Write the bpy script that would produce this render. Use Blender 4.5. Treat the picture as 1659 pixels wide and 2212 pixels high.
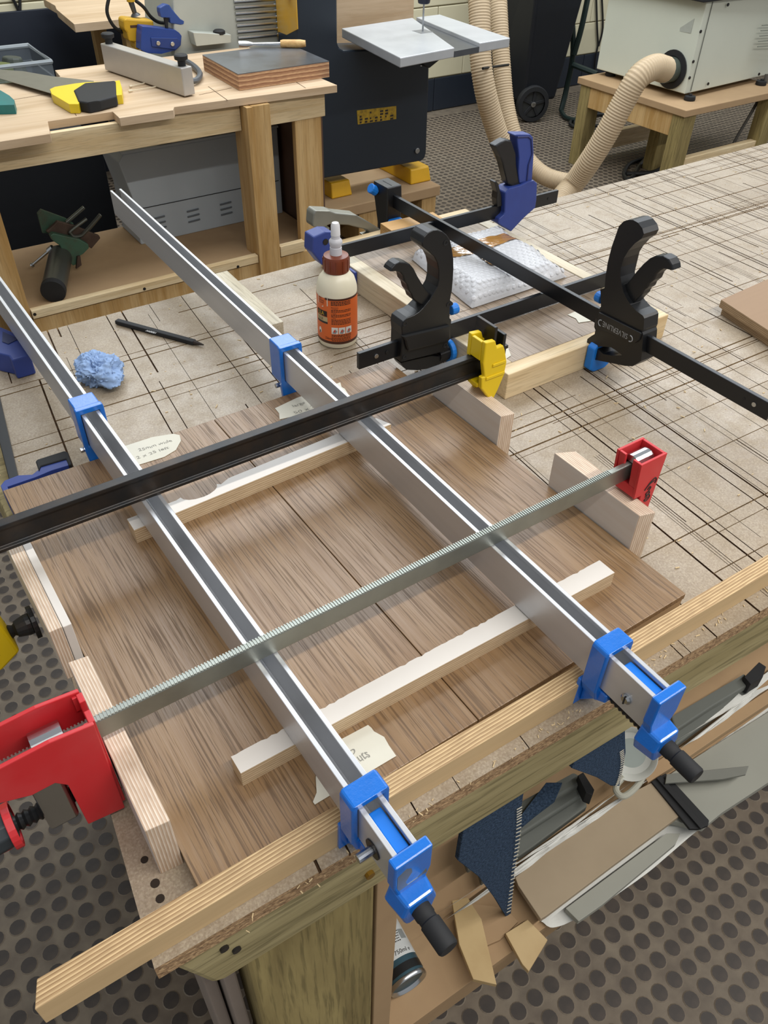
import bpy, bmesh, math, random
from mathutils import Vector, Matrix
from mathutils import noise as mn
from mathutils.geometry import tessellate_polygon
random.seed(7)
scene = bpy.context.scene
for o in list(bpy.data.objects): bpy.data.objects.remove(o)
COL = scene.collection

# ------------------------------------------------------------------ camera
F, PITCH, ROLL, YAW = 1717.3, 0.7263616, 0.0248906, 0.6112748
CX, CY = 829.5, 1106.0
CAM = Vector((0, 0, 1.48))
_c, _s = math.cos, math.sin
FW = Vector((_s(YAW)*_c(PITCH), _c(YAW)*_c(PITCH), -_s(PITCH)))
_rt = Vector((_c(YAW), -_s(YAW), 0)); _up = _rt.cross(FW)
RT = _c(ROLL)*_rt + _s(ROLL)*_up; UP = -_s(ROLL)*_rt + _c(ROLL)*_up
cd = bpy.data.cameras.new('camera'); cam = bpy.data.objects.new('camera', cd); COL.objects.link(cam)
cam.matrix_world = Matrix(((RT.x, UP.x, -FW.x, CAM.x), (RT.y, UP.y, -FW.y, CAM.y), (RT.z, UP.z, -FW.z, CAM.z), (0, 0, 0, 1)))
cd.sensor_fit = 'VERTICAL'; cd.sensor_height = 24; cd.lens = 24*F/2212; cd.clip_start = .02; cd.clip_end = 60
scene.camera = cam

# ------------------------------------------------------------------ light
vs = scene.view_settings
vs.view_transform = 'Standard'; vs.look = 'None'; vs.gamma = 1; vs.use_curve_mapping = False
vs.exposure = -0.07
W = bpy.data.worlds.new('world'); scene.world = W; W.use_nodes = True
W.node_tree.nodes['Background'].inputs[0].default_value = (.93, .96, 1, 1)
W.node_tree.nodes['Background'].inputs[1].default_value = .44
def tube(name, x, y, z, lx, ly, watts, col):
    l = bpy.data.lights.new(name, 'AREA'); l.shape = 'RECTANGLE'; l.size = lx; l.size_y = ly; l.energy = watts; l.color = col
    o = bpy.data.objects.new(name, l); COL.objects.link(o); o.location = (x, y, z); return o
# fluorescent tubes hung under the workshop ceiling, in rows along the room
tube('ceiling_tube_lamp', .9, -.55, 2.75, 2.4, .07, 46, (1, .965, .92))
tube('ceiling_tube_lamp', 3.4, -.55, 2.75, 2.0, .07, 42, (1, .965, .92))
tube('ceiling_skylight_panel', 1.4, 2.1, 2.9, 2.6, 1.0, 46, (.90, .95, 1))
tube('ceiling_skylight_panel', 4.2, 2.1, 2.9, 2.2, 1.0, 46, (.90, .95, 1))
tube('ceiling_skylight_panel', 2.6, 3.6, 2.9, 4.2, .9, 95, (.88, .94, 1))

# ------------------------------------------------------------------ photo pixel -> place
def ray(x, y): return FW + (x-CX)/F*RT - (y-CY)/F*UP
def P(x, y, ax='z', v=.9):
    d = ray(x, y); i = 'xyz'.index(ax); return CAM + d*((v-CAM[i])/d[i])
def pix(p):
    d = Vector(p)-CAM; z = d.dot(FW); return (CX+F*d.dot(RT)/z, CY-F*d.dot(UP)/z, z)
def crop(x0, y0, s, pts): return [(x0+a*s, y0+b*s) for a, b in pts]
def trace(pts, ax, v): return [P(a, b, ax, v) for a, b in pts]

# ------------------------------------------------------------------ mesh builder
class MB:
    def __init__(s): s.v = []; s.f = []; s.m = []; s.mi = 0; s.X = None
    def vert(s, p):
        p = Vector(p)
        if s.X is not None: p = s.X @ p
        s.v.append(p); return len(s.v)-1
    def face(s, ids): s.f.append(tuple(ids)); s.m.append(s.mi)
    def box(s, x0, x1, y0, y1, z0, z1, top=None):
        i = [s.vert((x, y, z)) for z in (z0, z1) for y in (y0, y1) for x in (x0, x1)]
        for k, q in enumerate(((0, 2, 3, 1), (4, 5, 7, 6), (0, 1, 5, 4), (2, 6, 7, 3), (0, 4, 6, 2), (1, 3, 7, 5))):
            m = s.mi
            if top is not None and k == 1: s.mi = top
            s.face([i[a] for a in q]); s.mi = m
        return s
    def bar(s, p0, p1, w, h, up=(0, 0, 1)):          # rectangular bar from p0 to p1, width across, height along up
        p0 = Vector(p0); p1 = Vector(p1); d = (p1-p0).normalized(); up = Vector(up)
        a = d.cross(up).normalized(); b = a.cross(d).normalized()
        i = [s.vert(p + a*w/2*sx + b*h/2*sy) for p in (p0, p1) for sx, sy in ((-1, -1), (1, -1), (1, 1), (-1, 1))]
        s.face(i[:4][::-1]); s.face(i[4:])
        for k in range(4): s.face((i[k], i[(k+1) % 4], i[4+(k+1) % 4], i[4+k]))
        return s
    def prism(s, polys, vec, taper=1.0):
        if not isinstance(polys[0], (list, tuple)): polys = [polys]
        polys = [[Vector(p) for p in q] for q in polys]; vec = Vector(vec)
        flat = [p for q in polys for p in q]
        c = sum(polys[0], Vector())/len(polys[0])
        tris = tessellate_polygon(polys)
        a = [s.vert(p) for p in flat]; b = [s.vert(c+(p-c)*taper+vec) for p in flat]
        for t in tris:
            s.face([a[k] for k in t]); s.face([b[k] for k in reversed(t)])
        o = 0
        for q in polys:
            n = len(q)
            for k in range(n): s.face((a[o+k], a[o+(k+1) % n], b[o+(k+1) % n], b[o+k]))
            o += n
        return s
    def cyl(s, p0, p1, r0, r1=None, n=16, caps=True):
        return s.rings([(p0, r0), (p1, r0 if r1 is None else r1)], n, caps)
    def rings(s, prs, n=16, caps=True):               # straight axis, list of (point, radius)
        P0 = Vector(prs[0][0]); P1 = Vector(prs[-1][0]); d = (P1-P0).normalized()
        a = d.orthogonal().normalized(); b = d.cross(a)
        R = []
        for p, r in prs:
            p = Vector(p); R.append([s.vert(p+(a*math.cos(2*math.pi*k/n)+b*math.sin(2*math.pi*k/n))*r) for k in range(n)])
        for u, w in zip(R, R[1:]):
            for k in range(n): s.face((u[k], u[(k+1) % n], w[(k+1) % n], w[k]))
        if caps: s.face(R[0][::-1]); s.face(R[-1])
        return s
    def screw(s, p0, p1, r, pitch, n=12, depth=.3):   # threaded rod drawn as ridges
        p0 = Vector(p0); p1 = Vector(p1); L = (p1-p0).length; k = max(2, int(L/pitch)); q = []
        for i in range(k):
            q += [(p0.lerp(p1, i/k), r*(1-depth)), (p0.lerp(p1, (i+.45)/k), r)]
        q.append((p1, r*(1-depth))); return s.rings(q, n)
    def lathe(s, prof, n=24, c=(0, 0, 0), caps=True):
        c = Vector(c); return s.rings([(c+Vector((0, 0, z)), r) for r, z in prof], n, caps)
    def tube(s, path, r, n=8, closed=False, radii=None):
        path = [Vector(p) for p in path]; m = len(path); R = []
        t = (path[1]-path[0]).normalized(); a = t.orthogonal().normalized()
        for i, p in enumerate(path):
            if closed: t = (path[(i+1) % m]-path[i-1]).normalized()
            else: t = (path[min(i+1, m-1)]-path[max(i-1, 0)]).normalized()
            a = (a-t*a.dot(t)).normalized(); b = t.cross(a); rr = radii[i] if radii else r
            R.append([s.vert(p+(a*math.cos(2*math.pi*k/n)+b*math.sin(2*math.pi*k/n))*rr) for k in range(n)])
        pr = list(zip(R, R[1:])) + ([(R[-1], R[0])] if closed else [])
        for u, w in pr:
            for k in range(n): s.face((u[k], u[(k+1) % n], w[(k+1) % n], w[k]))
        if not closed: s.face(R[0][::-1]); s.face(R[-1])
        return s
    def grid(s, fn, nu, nv, flip=False):              # fn(u,v) -> point
        i = [[s.vert(fn(a/nu, b/nv)) for b in range(nv+1)] for a in range(nu+1)]
        for a in range(nu):
            for b in range(nv): s.face((i[a][b], i[a+1][b], i[a+1][b+1], i[a][b+1]))
        return s

def spline(pts, k=8):                                 # Catmull-Rom through points
    pts = [Vector(p) for p in pts]; out = []
    q = [2*pts[0]-pts[1]] + pts + [2*pts[-1]-pts[-2]]
    for i in range(1, len(q)-2):
        a, b, c, d = q[i-1:i+3]
        for j in range(k):
            t = j/k
            out.append(.5*((2*b)+(c-a)*t+(2*a-5*b+4*c-d)*t*t+(3*b-a-3*c+d)*t**3))
    out.append(pts[-1]); return out

BASE = {}
def thing(name, label, cat, loc, group=None, rot=0):
    o = bpy.data.objects.new(name, None); COL.objects.link(o); o.location = loc; o.empty_display_size = .02
    o['label'] = label; o['category'] = cat
    if group: o['group'] = group
    BASE[o] = Vector(loc); return o
def make(name, mb, mats, parent=None, bevel=0, smooth=False, seg=2, label=None, cat=None, group=None, kind=None, loc=None, ang=.6, recalc=True):
    if not isinstance(mats, (list, tuple)): mats = [mats]
    if parent is not None: base = BASE[parent]
    elif loc is not None: base = Vector(loc)
    else:
        xs = [p.x for p in mb.v]; ys = [p.y for p in mb.v]; zs = [p.z for p in mb.v]
        base = Vector(((min(xs)+max(xs))/2, (min(ys)+max(ys))/2, min(zs)))
    me = bpy.data.meshes.new(name)
    me.from_pydata([p-base for p in mb.v], [], mb.f)
    for m in mats: me.materials.append(m)
    me.polygons.foreach_set('material_index', mb.m)
    if recalc:
        bm = bmesh.new(); bm.from_mesh(me); bmesh.ops.recalc_face_normals(bm, faces=bm.faces[:]); bm.to_mesh(me); bm.free()
    if smooth: me.polygons.foreach_set('use_smooth', [True]*len(me.polygons))
    me.update()
    o = bpy.data.objects.new(name, me); COL.objects.link(o); BASE[o] = base
    if parent is not None: o.parent = parent
    else: o.location = base
    if smooth and not bevel:
        try: me.set_sharp_from_angle(angle=ang)
        except Exception: pass
    if bevel:
        b = o.modifiers.new('bevel', 'BEVEL'); b.width = bevel; b.segments = seg; b.limit_method = 'ANGLE'; b.angle_limit = .6
        b.use_clamp_overlap = True
    if label: o['label'] = label
    if cat: o['category'] = cat
    if group: o['group'] = group
    if kind: o['kind'] = kind
    return o
def text_mb(s, size, fn, depth=0, sx=1.0):            # text outline mapped by fn(x, y) -> point
    cu = bpy.data.curves.new('t', 'FONT'); cu.body = s; cu.size = size; cu.align_x = 'LEFT'; cu.resolution_u = 3
    ob = bpy.data.objects.new('t', cu); me = bpy.data.meshes.new_from_object(ob)
    mb = MB(); mb.v = [Vector(fn(v.co.x*sx, v.co.y)) for v in me.vertices]; mb.f = [tuple(p.vertices) for p in me.polygons]; mb.m = [0]*len(mb.f)
    bpy.data.objects.remove(ob); bpy.data.curves.remove(cu); bpy.data.meshes.remove(me)
    return mb
def joinmb(*ms):
    r = MB()
    for m in ms:
        o = len(r.v); r.v += m.v; r.f += [tuple(i+o for i in f) for f in m.f]; r.m += m.m
    return r

# ------------------------------------------------------------------ materials
def c(h):
    h = h.lstrip('#'); r = [int(h[i:i+2], 16)/255 for i in (0, 2, 4)]
    return tuple((x/12.92 if x <= .04045 else ((x+.055)/1.055)**2.4) for x in r)+(1,)
def mix(a, b, t): return tuple(x*(1-t)+y*t for x, y in zip(a, b))
class NT:
    def __init__(s, name):
        s.m = bpy.data.materials.new(name); s.m.use_nodes = True; s.t = s.m.node_tree; s.b = s.t.nodes['Principled BSDF']
    def n(s, t, **k):
        o = s.t.nodes.new('ShaderNode'+t)
        for a, b in k.items(): setattr(o, a, b)
        return o
    def l(s, a, b): s.t.links.new(a, b)
    def coord(s, scale=(1, 1, 1), kind='Object'):
        tc = s.n('TexCoord'); mp = s.n('Mapping'); mp.inputs['Scale'].default_value = scale; s.l(tc.outputs[kind], mp.inputs[0]); return mp.outputs[0]
    def noise(s, vec, scale=1, detail=4, rough=.55, dist=0):
        o = s.n('TexNoise'); o.inputs['Scale'].default_value = scale; o.inputs['Detail'].default_value = detail
        o.inputs['Roughness'].default_value = rough; o.inputs['Distortion'].default_value = dist; s.l(vec, o.inputs['Vector']); return o.outputs['Fac']
    def ramp(s, fac, stops, interp='LINEAR'):
        r = s.n('ValToRGB'); r.color_ramp.interpolation = interp; e = r.color_ramp.elements
        while len(e) < len(stops): e.new(.5)
        for k, (p, col) in enumerate(stops): e[k].position = p; e[k].color = col
        s.l(fac, r.inputs[0]); return r.outputs[0]
    def mixc(s, fac, a, b, mode='MIX'):
        o = s.n('MixRGB', blend_type=mode)
        for k, x in ((0, fac), (1, a), (2, b)):
            if isinstance(x, (int, float)): o.inputs[k].default_value = x
            elif isinstance(x, tuple): o.inputs[k].default_value = x
            else: s.l(x, o.inputs[k])
        return o.outputs[0]
    def math(s, op, a, b=0.0):
        o = s.n('Math', operation=op)
        for k, x in ((0, a), (1, b)):
            if isinstance(x, (int, float)): o.inputs[k].default_value = x
            else: s.l(x, o.inputs[k])
        return o.outputs[0]
    def set(s, base=None, rough=None, metal=None, **k):
        for key, v in (('Base Color', base), ('Roughness', rough), ('Metallic', metal)):
            if v is None: continue
            if isinstance(v, (int, float, tuple)): s.b.inputs[key].default_value = v
            else: s.l(v, s.b.inputs[key])
        for key, v in k.items(): s.b.inputs[key].default_value = v
    def bump(s, h, strength=.3, dist=.001):
        o = s.n('Bump'); o.inputs['Strength'].default_value = strength; o.inputs['Distance'].default_value = dist
        s.l(h, o.inputs['Height']); s.l(o.outputs[0], s.b.inputs['Normal'])
def M(name, col, rough=.5, metal=0, var=.25, vs=25, col2=None, bump=0, bs=300, bd=.0006, spec=.5, coat=0, stretch=(1, 1, 1)):
    t = NT(name); a = c(col); b = c(col2) if col2 else tuple(x*.6 for x in a[:3])+(1,)
    v = t.coord(stretch); n = t.noise(v, vs, 5)
    t.set(t.mixc(t.math('MULTIPLY', t.ramp(n, [(.42, (0, 0, 0, 1)), (.68, (1, 1, 1, 1))]), var), a, b), rough, metal)
    t.b.inputs['Specular IOR Level'].default_value = spec; t.b.inputs['Coat Weight'].default_value = coat; t.b.inputs['Coat Roughness'].default_value = .12
    if bump: t.bump(t.noise(v, bs, 4), bump, bd)
    return t.m
def wood(name, light, dark, ax='y', freq=35, stretch=14, fine=.45, rough=.5, spec=.4, bump=.15, finecol=None, lo=.38, hi=.64):
    t = NT(name); i = 'xyz'.index(ax)
    s1 = [freq]*3; s1[i] = freq/stretch; s2 = [freq*11]*3; s2[i] = freq*.55
    n1 = t.noise(t.coord(tuple(s1)), 1, 5, .6, .6); n2 = t.noise(t.coord(tuple(s2)), 1, 3, .6, .2)
    base = t.ramp(n1, [(lo, c(dark)), (hi, c(light))])
    g = t.ramp(n2, [(.36, (1, 1, 1, 1)), (.5, (0, 0, 0, 1))])
    base = t.mixc(t.math('MULTIPLY', g, fine), base, c(finecol) if finecol else tuple(x*.45 for x in c(dark)[:3])+(1,))
    t.set(base, rough); t.b.inputs['Specular IOR Level'].default_value = spec
    if bump: t.bump(n2, bump, .0006)
    return t.m
def ply(name, ax, pitch=.0028, a='#d9c3a0', b='#b08f66', face='#d8c6aa', rough=.6):
    # plywood: layers stacked along ax, so the two broad faces show plain veneer and the edges show stripes
    t = NT(name); tc = t.n('TexCoord'); sp = t.n('SeparateXYZ'); t.l(tc.outputs['Object'], sp.inputs[0])
    i = 'xyz'.index(ax); sc = [60]*3; sc[i] = 500
    wob = t.noise(t.coord((18, 18, 18)), 1, 2)
    x = t.math('ADD', t.math('MULTIPLY', sp.outputs[i], 1/pitch), t.math('MULTIPLY', wob, .5))
    fr = t.math('FRACT', x); fl = t.math('FLOOR', x)
    col = t.ramp(fr, [(0, c(b)), (.12, c(b)), (.2, c(a)), (.55, c(a)), (.62, mix(c(a), c(b), .55)), (1, mix(c(a), c(b), .6))])
    n = t.noise(t.coord(tuple(sc)), 1, 5)
    col = t.mixc(t.math('MULTIPLY', t.ramp(n, [(.35, (1, 1, 1, 1)), (.6, (0, 0, 0, 1))]), .35), col, mix(c(b), (0, 0, 0, 1), .3))
    ge = t.n('NewGeometry'); tr = t.n('VectorTransform', vector_type='NORMAL', convert_from='WORLD', convert_to='OBJECT'); t.l(ge.outputs['True Normal'], tr.inputs[0])
    sn = t.n('SeparateXYZ'); t.l(tr.outputs[0], sn.inputs[0])
    isf = t.math('GREATER_THAN', t.math('ABSOLUTE', sn.outputs[i]), .8)
    s3 = [120]*3; k = 0 if i != 0 else 1; s3[k] = 9
    fn = t.noise(t.coord(tuple(s3)), 1, 5, .6, .4)
    fc = t.ramp(fn, [(.35, mix(c(face), c(b), .16)), (.62, c(face))])
    t.set(t.mixc(isf, col, fc), rough); t.bump(n, .15, .0005); return t.m

MAT = {}
def m_chip():
    t = NT('chipboard_top'); v = t.coord()
    big = t.noise(v, 5, 5, .6); mid = t.noise(v, 45, 4); fl = t.n('TexVoronoi'); fl.inputs['Scale'].default_value = 760; t.l(v, fl.inputs['Vector'])
    col = t.ramp(big, [(.3, c('#8d8070')), (.5, c('#a69a8a')), (.72, c('#b6ac9e'))])
    col = t.mixc(t.math('MULTIPLY', t.ramp(mid, [(.45, (0, 0, 0, 1)), (.72, (1, 1, 1, 1))]), .5), col, c('#85745c'))
    flk = t.ramp(fl.outputs['Color'], [(.2, c('#8a7758')), (.5, c('#a6947a')), (.85, c('#c4b596'))])
    col = t.mixc(.3, col, flk); col = t.mixc(t.math('MULTIPLY', t.ramp(t.noise(v, 420, 3), [(.42, (1, 1, 1, 1)), (.56, (0, 0, 0, 1))]), .3), col, c('#7c6a52'))
    st = t.ramp(t.noise(v, 9, 2), [(.68, (0, 0, 0, 1)), (.76, (1, 1, 1, 1))])
    col = t.mixc(t.math('MULTIPLY', st, .45), col, c('#5d574e'))
    t.set(col, t.ramp(mid, [(.3, (.33, .33, .33, 1)), (.7, (.52, .52, .52, 1))])); t.b.inputs['Specular IOR Level'].default_value = .5
    t.bump(mid, .25, .0008); return t.m
def m_chipedge():
    t = NT('chipboard_edge'); v = t.coord((1, 1, 1.6)); fl = t.n('TexVoronoi'); fl.inputs['Scale'].default_value = 420; t.l(v, fl.inputs['Vector'])
    n = t.noise(v, 160, 5)
    col = t.mixc(.5, t.ramp(fl.outputs['Color'], [(.1, c('#6b4d30')), (.5, c('#a07c55')), (.9, c('#cfae80'))]), t.ramp(n, [(.3, c('#5f4630')), (.65, c('#c3a27a'))]))
    t.set(col, .9); t.bump(n, .9, .002); return t.m
def m_laminate(name, a, b, d, rough=.36):
    t = NT(name)
    n1 = t.noise(t.coord((44, 2.6, 44)), 1, 6, .62, .9); n2 = t.noise(t.coord((560, 11, 560)), 1, 4, .6, .5); n3 = t.noise(t.coord((3.2, 2.4, 3)), 1, 2)
    n4 = t.noise(t.coord((190, 6, 190)), 1, 4, .6, 1.0)
    col = t.ramp(n1, [(.25, c(b)), (.5, mix(c(a), c(b), .4)), (.8, c(a))])
    col = t.mixc(t.math('MULTIPLY', t.ramp(n4, [(.5, (0, 0, 0, 1)), (.7, (1, 1, 1, 1))]), .3), col, mix(c(a), (1, 1, 1, 1), .12))
    col = t.mixc(t.math('MULTIPLY', t.ramp(n2, [(.40, (1, 1, 1, 1)), (.48, (0, 0, 0, 1))]), .62), col, c(d))
    col = t.mixc(t.math('MULTIPLY', t.ramp(n3, [(.35, (0, 0, 0, 1)), (.7, (1, 1, 1, 1))]), .25), col, c(b))
    t.set(col, t.ramp(n2, [(.35, (rough+.2,)*3+(1,)), (.55, (rough,)*3+(1,))])); t.b.inputs['Specular IOR Level'].default_value = .44
    t.bump(n2, .35, .0006); return t.m
def m_speck(name, col, speck, rough=.5, metal=0, thr=.74, sc=40):
    t = NT(name); v = t.coord(); n = t.noise(v, sc, 3); n2 = t.noise(v, 6, 4)
    base = t.mixc(t.math('MULTIPLY', n2, .25), c(col), tuple(min(1, x*1.6) for x in c(col)[:3])+(1,))
    t.set(t.mixc(t.ramp(n, [(thr, (0, 0, 0, 1)), (thr+.02, (1, 1, 1, 1))]), base, c(speck)), rough, metal); return t.m
def m_glassy(name, col, rough=.2, alpha=.35, trans=.0):
    t = NT(name); t.set(c(col), rough); t.b.inputs['Alpha'].default_value = alpha; t.b.inputs['Transmission Weight'].default_value = trans
    t.b.inputs['IOR'].default_value = 1.3; return t.m
MAT['chip'] = m_chip(); MAT['chipedge'] = m_chipedge()
MAT['kerf'] = M('kerf', '#4a3521', .95, var=.6, vs=120, col2='#7a5d3c')
MAT['lam'] = m_laminate('oak_laminate', '#987c5b', '#76593b', '#46321f', .28)
MAT['lam2'] = m_laminate('grey_oak_laminate', '#a3917c', '#7f6c58', '#4e4033', .3)
MAT['plyx'] = ply('plywood_layers_across', 'x', .0024, a='#e2d3c0', b='#b9997a', face='#cfc7bd'); MAT['plyy'] = ply('plywood_layers_deep', 'y', a='#d2b587', b='#8d6b44', face='#c9ac80')
MAT['plyz'] = ply('plywood_layers_up', 'z', a='#dcc7a6', b='#b3946d')
MAT['plyzd'] = ply('plywood_layers_up_amber', 'z', .0030, a='#c79f63', b='#8a6233', face='#c49a60')
MAT['white'] = M('white_melamine', '#d9d3cb', .5, var=.12, vs=14, col2='#c6bcb0')
MAT['whiteface'] = M('pale_veneer', '#c9bcab', .5, var=.2, vs=9, col2='#b7a794')
MAT['pine'] = wood('pine', '#e0cba4', '#cbb084', 'x', 30, 14, .3)
MAT['piney'] = wood('pine_along', '#d6ccb4', '#bfae8e', 'y', 30, 14, .25)
MAT['pinez'] = wood('pine_upright', '#c9a875', '#ad8750', 'z', 22, 14, .25)
MAT['green'] = wood('treated_timber', '#b0a278', '#8c7e54', 'x', 16, 14, .5, .75, finecol='#4d4526')
MAT['greenz'] = wood('treated_timber_upright', '#a3925f', '#7f6f45', 'z', 20, 14, .5, .75, finecol='#4d4526')
MAT['mdf'] = M('mdf', '#a98c68', .75, var=.3, vs=12, col2='#97795a', bump=.1, bs=500)
MAT['mdfgrey'] = M('dusty_mdf', '#a29178', .8, var=.35, vs=9, col2='#8e7e66')
MAT['alu'] = M('aluminium', '#cfd0d2', .40, .62, var=.15, vs=40, col2='#9b9da0', stretch=(1, .05, 1))
MAT['galv'] = M('galvanised_steel', '#9fa39b', .42, .9, var=.3, vs=30, col2='#7d8079')
MAT['steel'] = M('bright_steel', '#b9bcbe', .25, 1, var=.1)
MAT['blacksteel'] = M('oiled_black_steel', '#2c2d2e', .38, .55, var=.5, vs=35, col2='#4a3d31', bump=.1)
MAT['blackbar'] = M('black_painted_bar', '#12151a', .34, .1, var=.2)
MAT['blue'] = M('blue_hammer_paint', '#066bca', .28, 0, var=.2, vs=60, col2='#0a5cae', bump=.3, bs=420, bd=.0006, coat=.4)
MAT['bluein'] = M('blue_paint', '#0f74d8', .35, var=.1)
MAT['yellow'] = m_speck('chipped_yellow_paint', '#d9b70e', '#3a2f1a', .45, 0, .73, 120)
MAT['red'] = M('red_plastic', '#c5262c', .42, var=.3, vs=18, col2='#c94e4e', bump=.05)
MAT['blackp'] = M('black_plastic', '#0f1114', .42, var=.2, vs=60, bump=.12, bs=700, bd=.0003)
MAT['navy'] = M('navy_plastic', '#2b3f86', .45, var=.25, vs=30, col2='#25306a')
MAT['bluepad'] = M('blue_pad', '#1477d2', .5, var=.1)
MAT['rubber'] = M('black_rubber', '#17181a', .7, var=.2)
MAT['cream'] = M('cream_plastic', '#e2dac0', .35, var=.05)
MAT['brown'] = M('brown_cap', '#76371f', .35, var=.1)
MAT['nozzle'] = M('white_nozzle', '#c9c8cc', .4, var=.1)
MAT['orange'] = M('orange_label', '#d9662a', .4, var=.08)
MAT['paper'] = M('masking_paper', '#d3d0c1', .8, var=.1)
MAT['ink'] = M('ink', '#2a2019', .7, var=0)
MAT['inkgrey'] = M('pencil_ink', '#8a8880', .8, var=0)
MAT['silverink'] = M('silver_print', '#9a9c9e', .5, var=0)
MAT['rag'] = M('blue_paper_towel', '#8fa9cf', .9, var=.3, vs=60, col2='#7090bd', bump=.2)
MAT['bubble'] = None
MAT['tape'] = M('brown_tape', '#a4783f', .14, var=.3, vs=14, col2='#8c612c', coat=.6)
MAT['studtop'] = M('worn_stud', '#2f2720', .55, var=.5, vs=30, col2='#4a3e33')
MAT['studrim'] = M('dusty_stud_rim', '#756a5b', .8, var=.4, vs=60, col2='#6c6154')
MAT['kerfdust'] = M('dust_filled_kerf', '#8d7552', .95, var=.6, vs=90, col2='#5d4529')
MAT['cable'] = M('black_cable', '#121314', .5, var=0)
# ------------------------------------------------------------------ floor
t = NT('studded_rubber_floor'); v = t.coord(); n = t.noise(v, 22, 5); n2 = t.noise(v, 3, 4); n3 = t.noise(v, 160, 2)
col = t.ramp(n, [(.3, c('#574d41')), (.7, c('#786d5c'))])
col = t.mixc(t.math('MULTIPLY', t.ramp(n2, [(.35, (0, 0, 0, 1)), (.7, (1, 1, 1, 1))]), .4), col, c('#6b5a48'))
col = t.mixc(t.ramp(n3, [(.76, (0, 0, 0, 1)), (.8, (1, 1, 1, 1))]), col, c('#b5ab9b'))
t.set(col, .62); t.bump(n, .3, .001); MAT['floor'] = t.m
fl = MB(); fl.box(-2.5, 7.5, -2.2, 4.6, -.06, 0)
floor = make('floor', fl, MAT['floor'], kind='structure', loc=(0, 0, 0))
def stud_mb(mb, x, y, n=12):
    a = [mb.vert((x+.0150*math.cos(2*math.pi*k/n), y+.0150*math.sin(2*math.pi*k/n), .0001)) for k in range(n)]
    b = [mb.vert((x+.0132*math.cos(2*math.pi*k/n), y+.0132*math.sin(2*math.pi*k/n), .0016)) for k in range(n)]
    mb.mi = 1
    for k in range(n): mb.face((a[k], a[(k+1) % n], b[(k+1) % n], b[k]))
    mb.mi = 0; mb.face(b)
one = MB(); stud_mb(one, 0, 0, 14)
spots = []
PT = .0362; ca, sa = math.cos(-.012), math.sin(-.012)
for i in range(-60, 160):
    for j in range(-40, 130):
        x0, y0 = .666+i*PT, .252+j*PT
        x = .666+(x0-.666)*ca-(y0-.252)*sa; y = .252+(x0-.666)*sa+(y0-.252)*ca
        if y > 4.32: continue
        q = pix((x, y, 0))
        if q[2] < .3: continue
        vis = -250 < q[0] < 1900 and -60 < q[1] < 2450
        if not vis: continue
        if x > .1 and .42 < y < 1.0: continue          # under the bench, behind its shelf
        seen = -10 < q[0] < 1669 and 0 < q[1] < 2222 and not (x > .0 and .2 < y < 1.05)
        spots.append((q[2] if seen else 99, x, y))
spots.sort()
me = None
for k, (d, x, y) in enumerate(spots[:300]):
    if me is None:
        s0 = make('floor_stud', one, [MAT['studtop'], MAT['studrim']], parent=floor, recalc=False); me = s0.data
        s0.location = (x, y, 0)
    else:
        o = s0.copy(); COL.objects.link(o); o.location = (x, y, 0)
rest = MB()
for d, x, y in spots[300:]: stud_mb(rest, x, y, 16 if d < 2.0 or d == 99 else 8)
make('floor_studs', rest, [MAT['studtop'], MAT['studrim']], parent=floor, kind='stuff', recalc=False)

# ------------------------------------------------------------------ back wall: dark plinth, cream blocks above
MAT['wallcream'] = M('cream_painted_block', '#cdc5a6', .6, var=.2, vs=6, col2='#b9b08e', bump=.15, bs=120)
MAT['walldark'] = M('dark_painted_plinth', '#18202b', .55, var=.3, vs=6, col2='#232a33')
MAT['mortar'] = M('joint_paint', '#aaa283', .8, var=.2)
wb = MB(); wb.box(-2.5, 7.5, 4.45, 4.6, 0, 3.2)
wall = make('wall_back', wb, MAT['mortar'], kind='structure', loc=(2.5, 4.5, 0))
bh, bl = .195, .44
blockmeshes = {}
for r in range(16):
    z0 = r*bh; dark = r == 0
    for k in range(-6, 18):
        x0 = k*bl+(bl/2 if r % 2 else 0)-.1
        if x0+bl < -.4 or x0 > 7.4: continue
        # only the courses the frame can see are laid block by block
        q = pix((x0+bl/2, 4.45, z0+bh/2))
        if not (-250 < q[0] < 1900 and -300 < q[1] < 700): continue
        key = dark
        if key not in blockmeshes:
            b = MB(); b.box(-bl/2+.002, bl/2-.002, -.012, .002, .003, bh-.003)
            o = make('wall_block', b, MAT['walldark'] if dark else MAT['wallcream'], parent=None, bevel=.004, loc=(0, 0, 0)); blockmeshes[key] = o
        else:
            o = blockmeshes[key].copy(); COL.objects.link(o)
        o.parent = wall; o.location = (x0+bl/2-2.5, 4.45-4.5, z0)

m = MB(); m.box(-1.2, 2.2, 4.415, 4.435, 0, .75); make('wall_boarding', m, M('dark_navy_boarding', '#161d29', .6, var=.3, vs=5, col2='#1e2632'), label='dark navy boarding along the foot of the back wall', cat='panel', bevel=.002)
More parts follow.
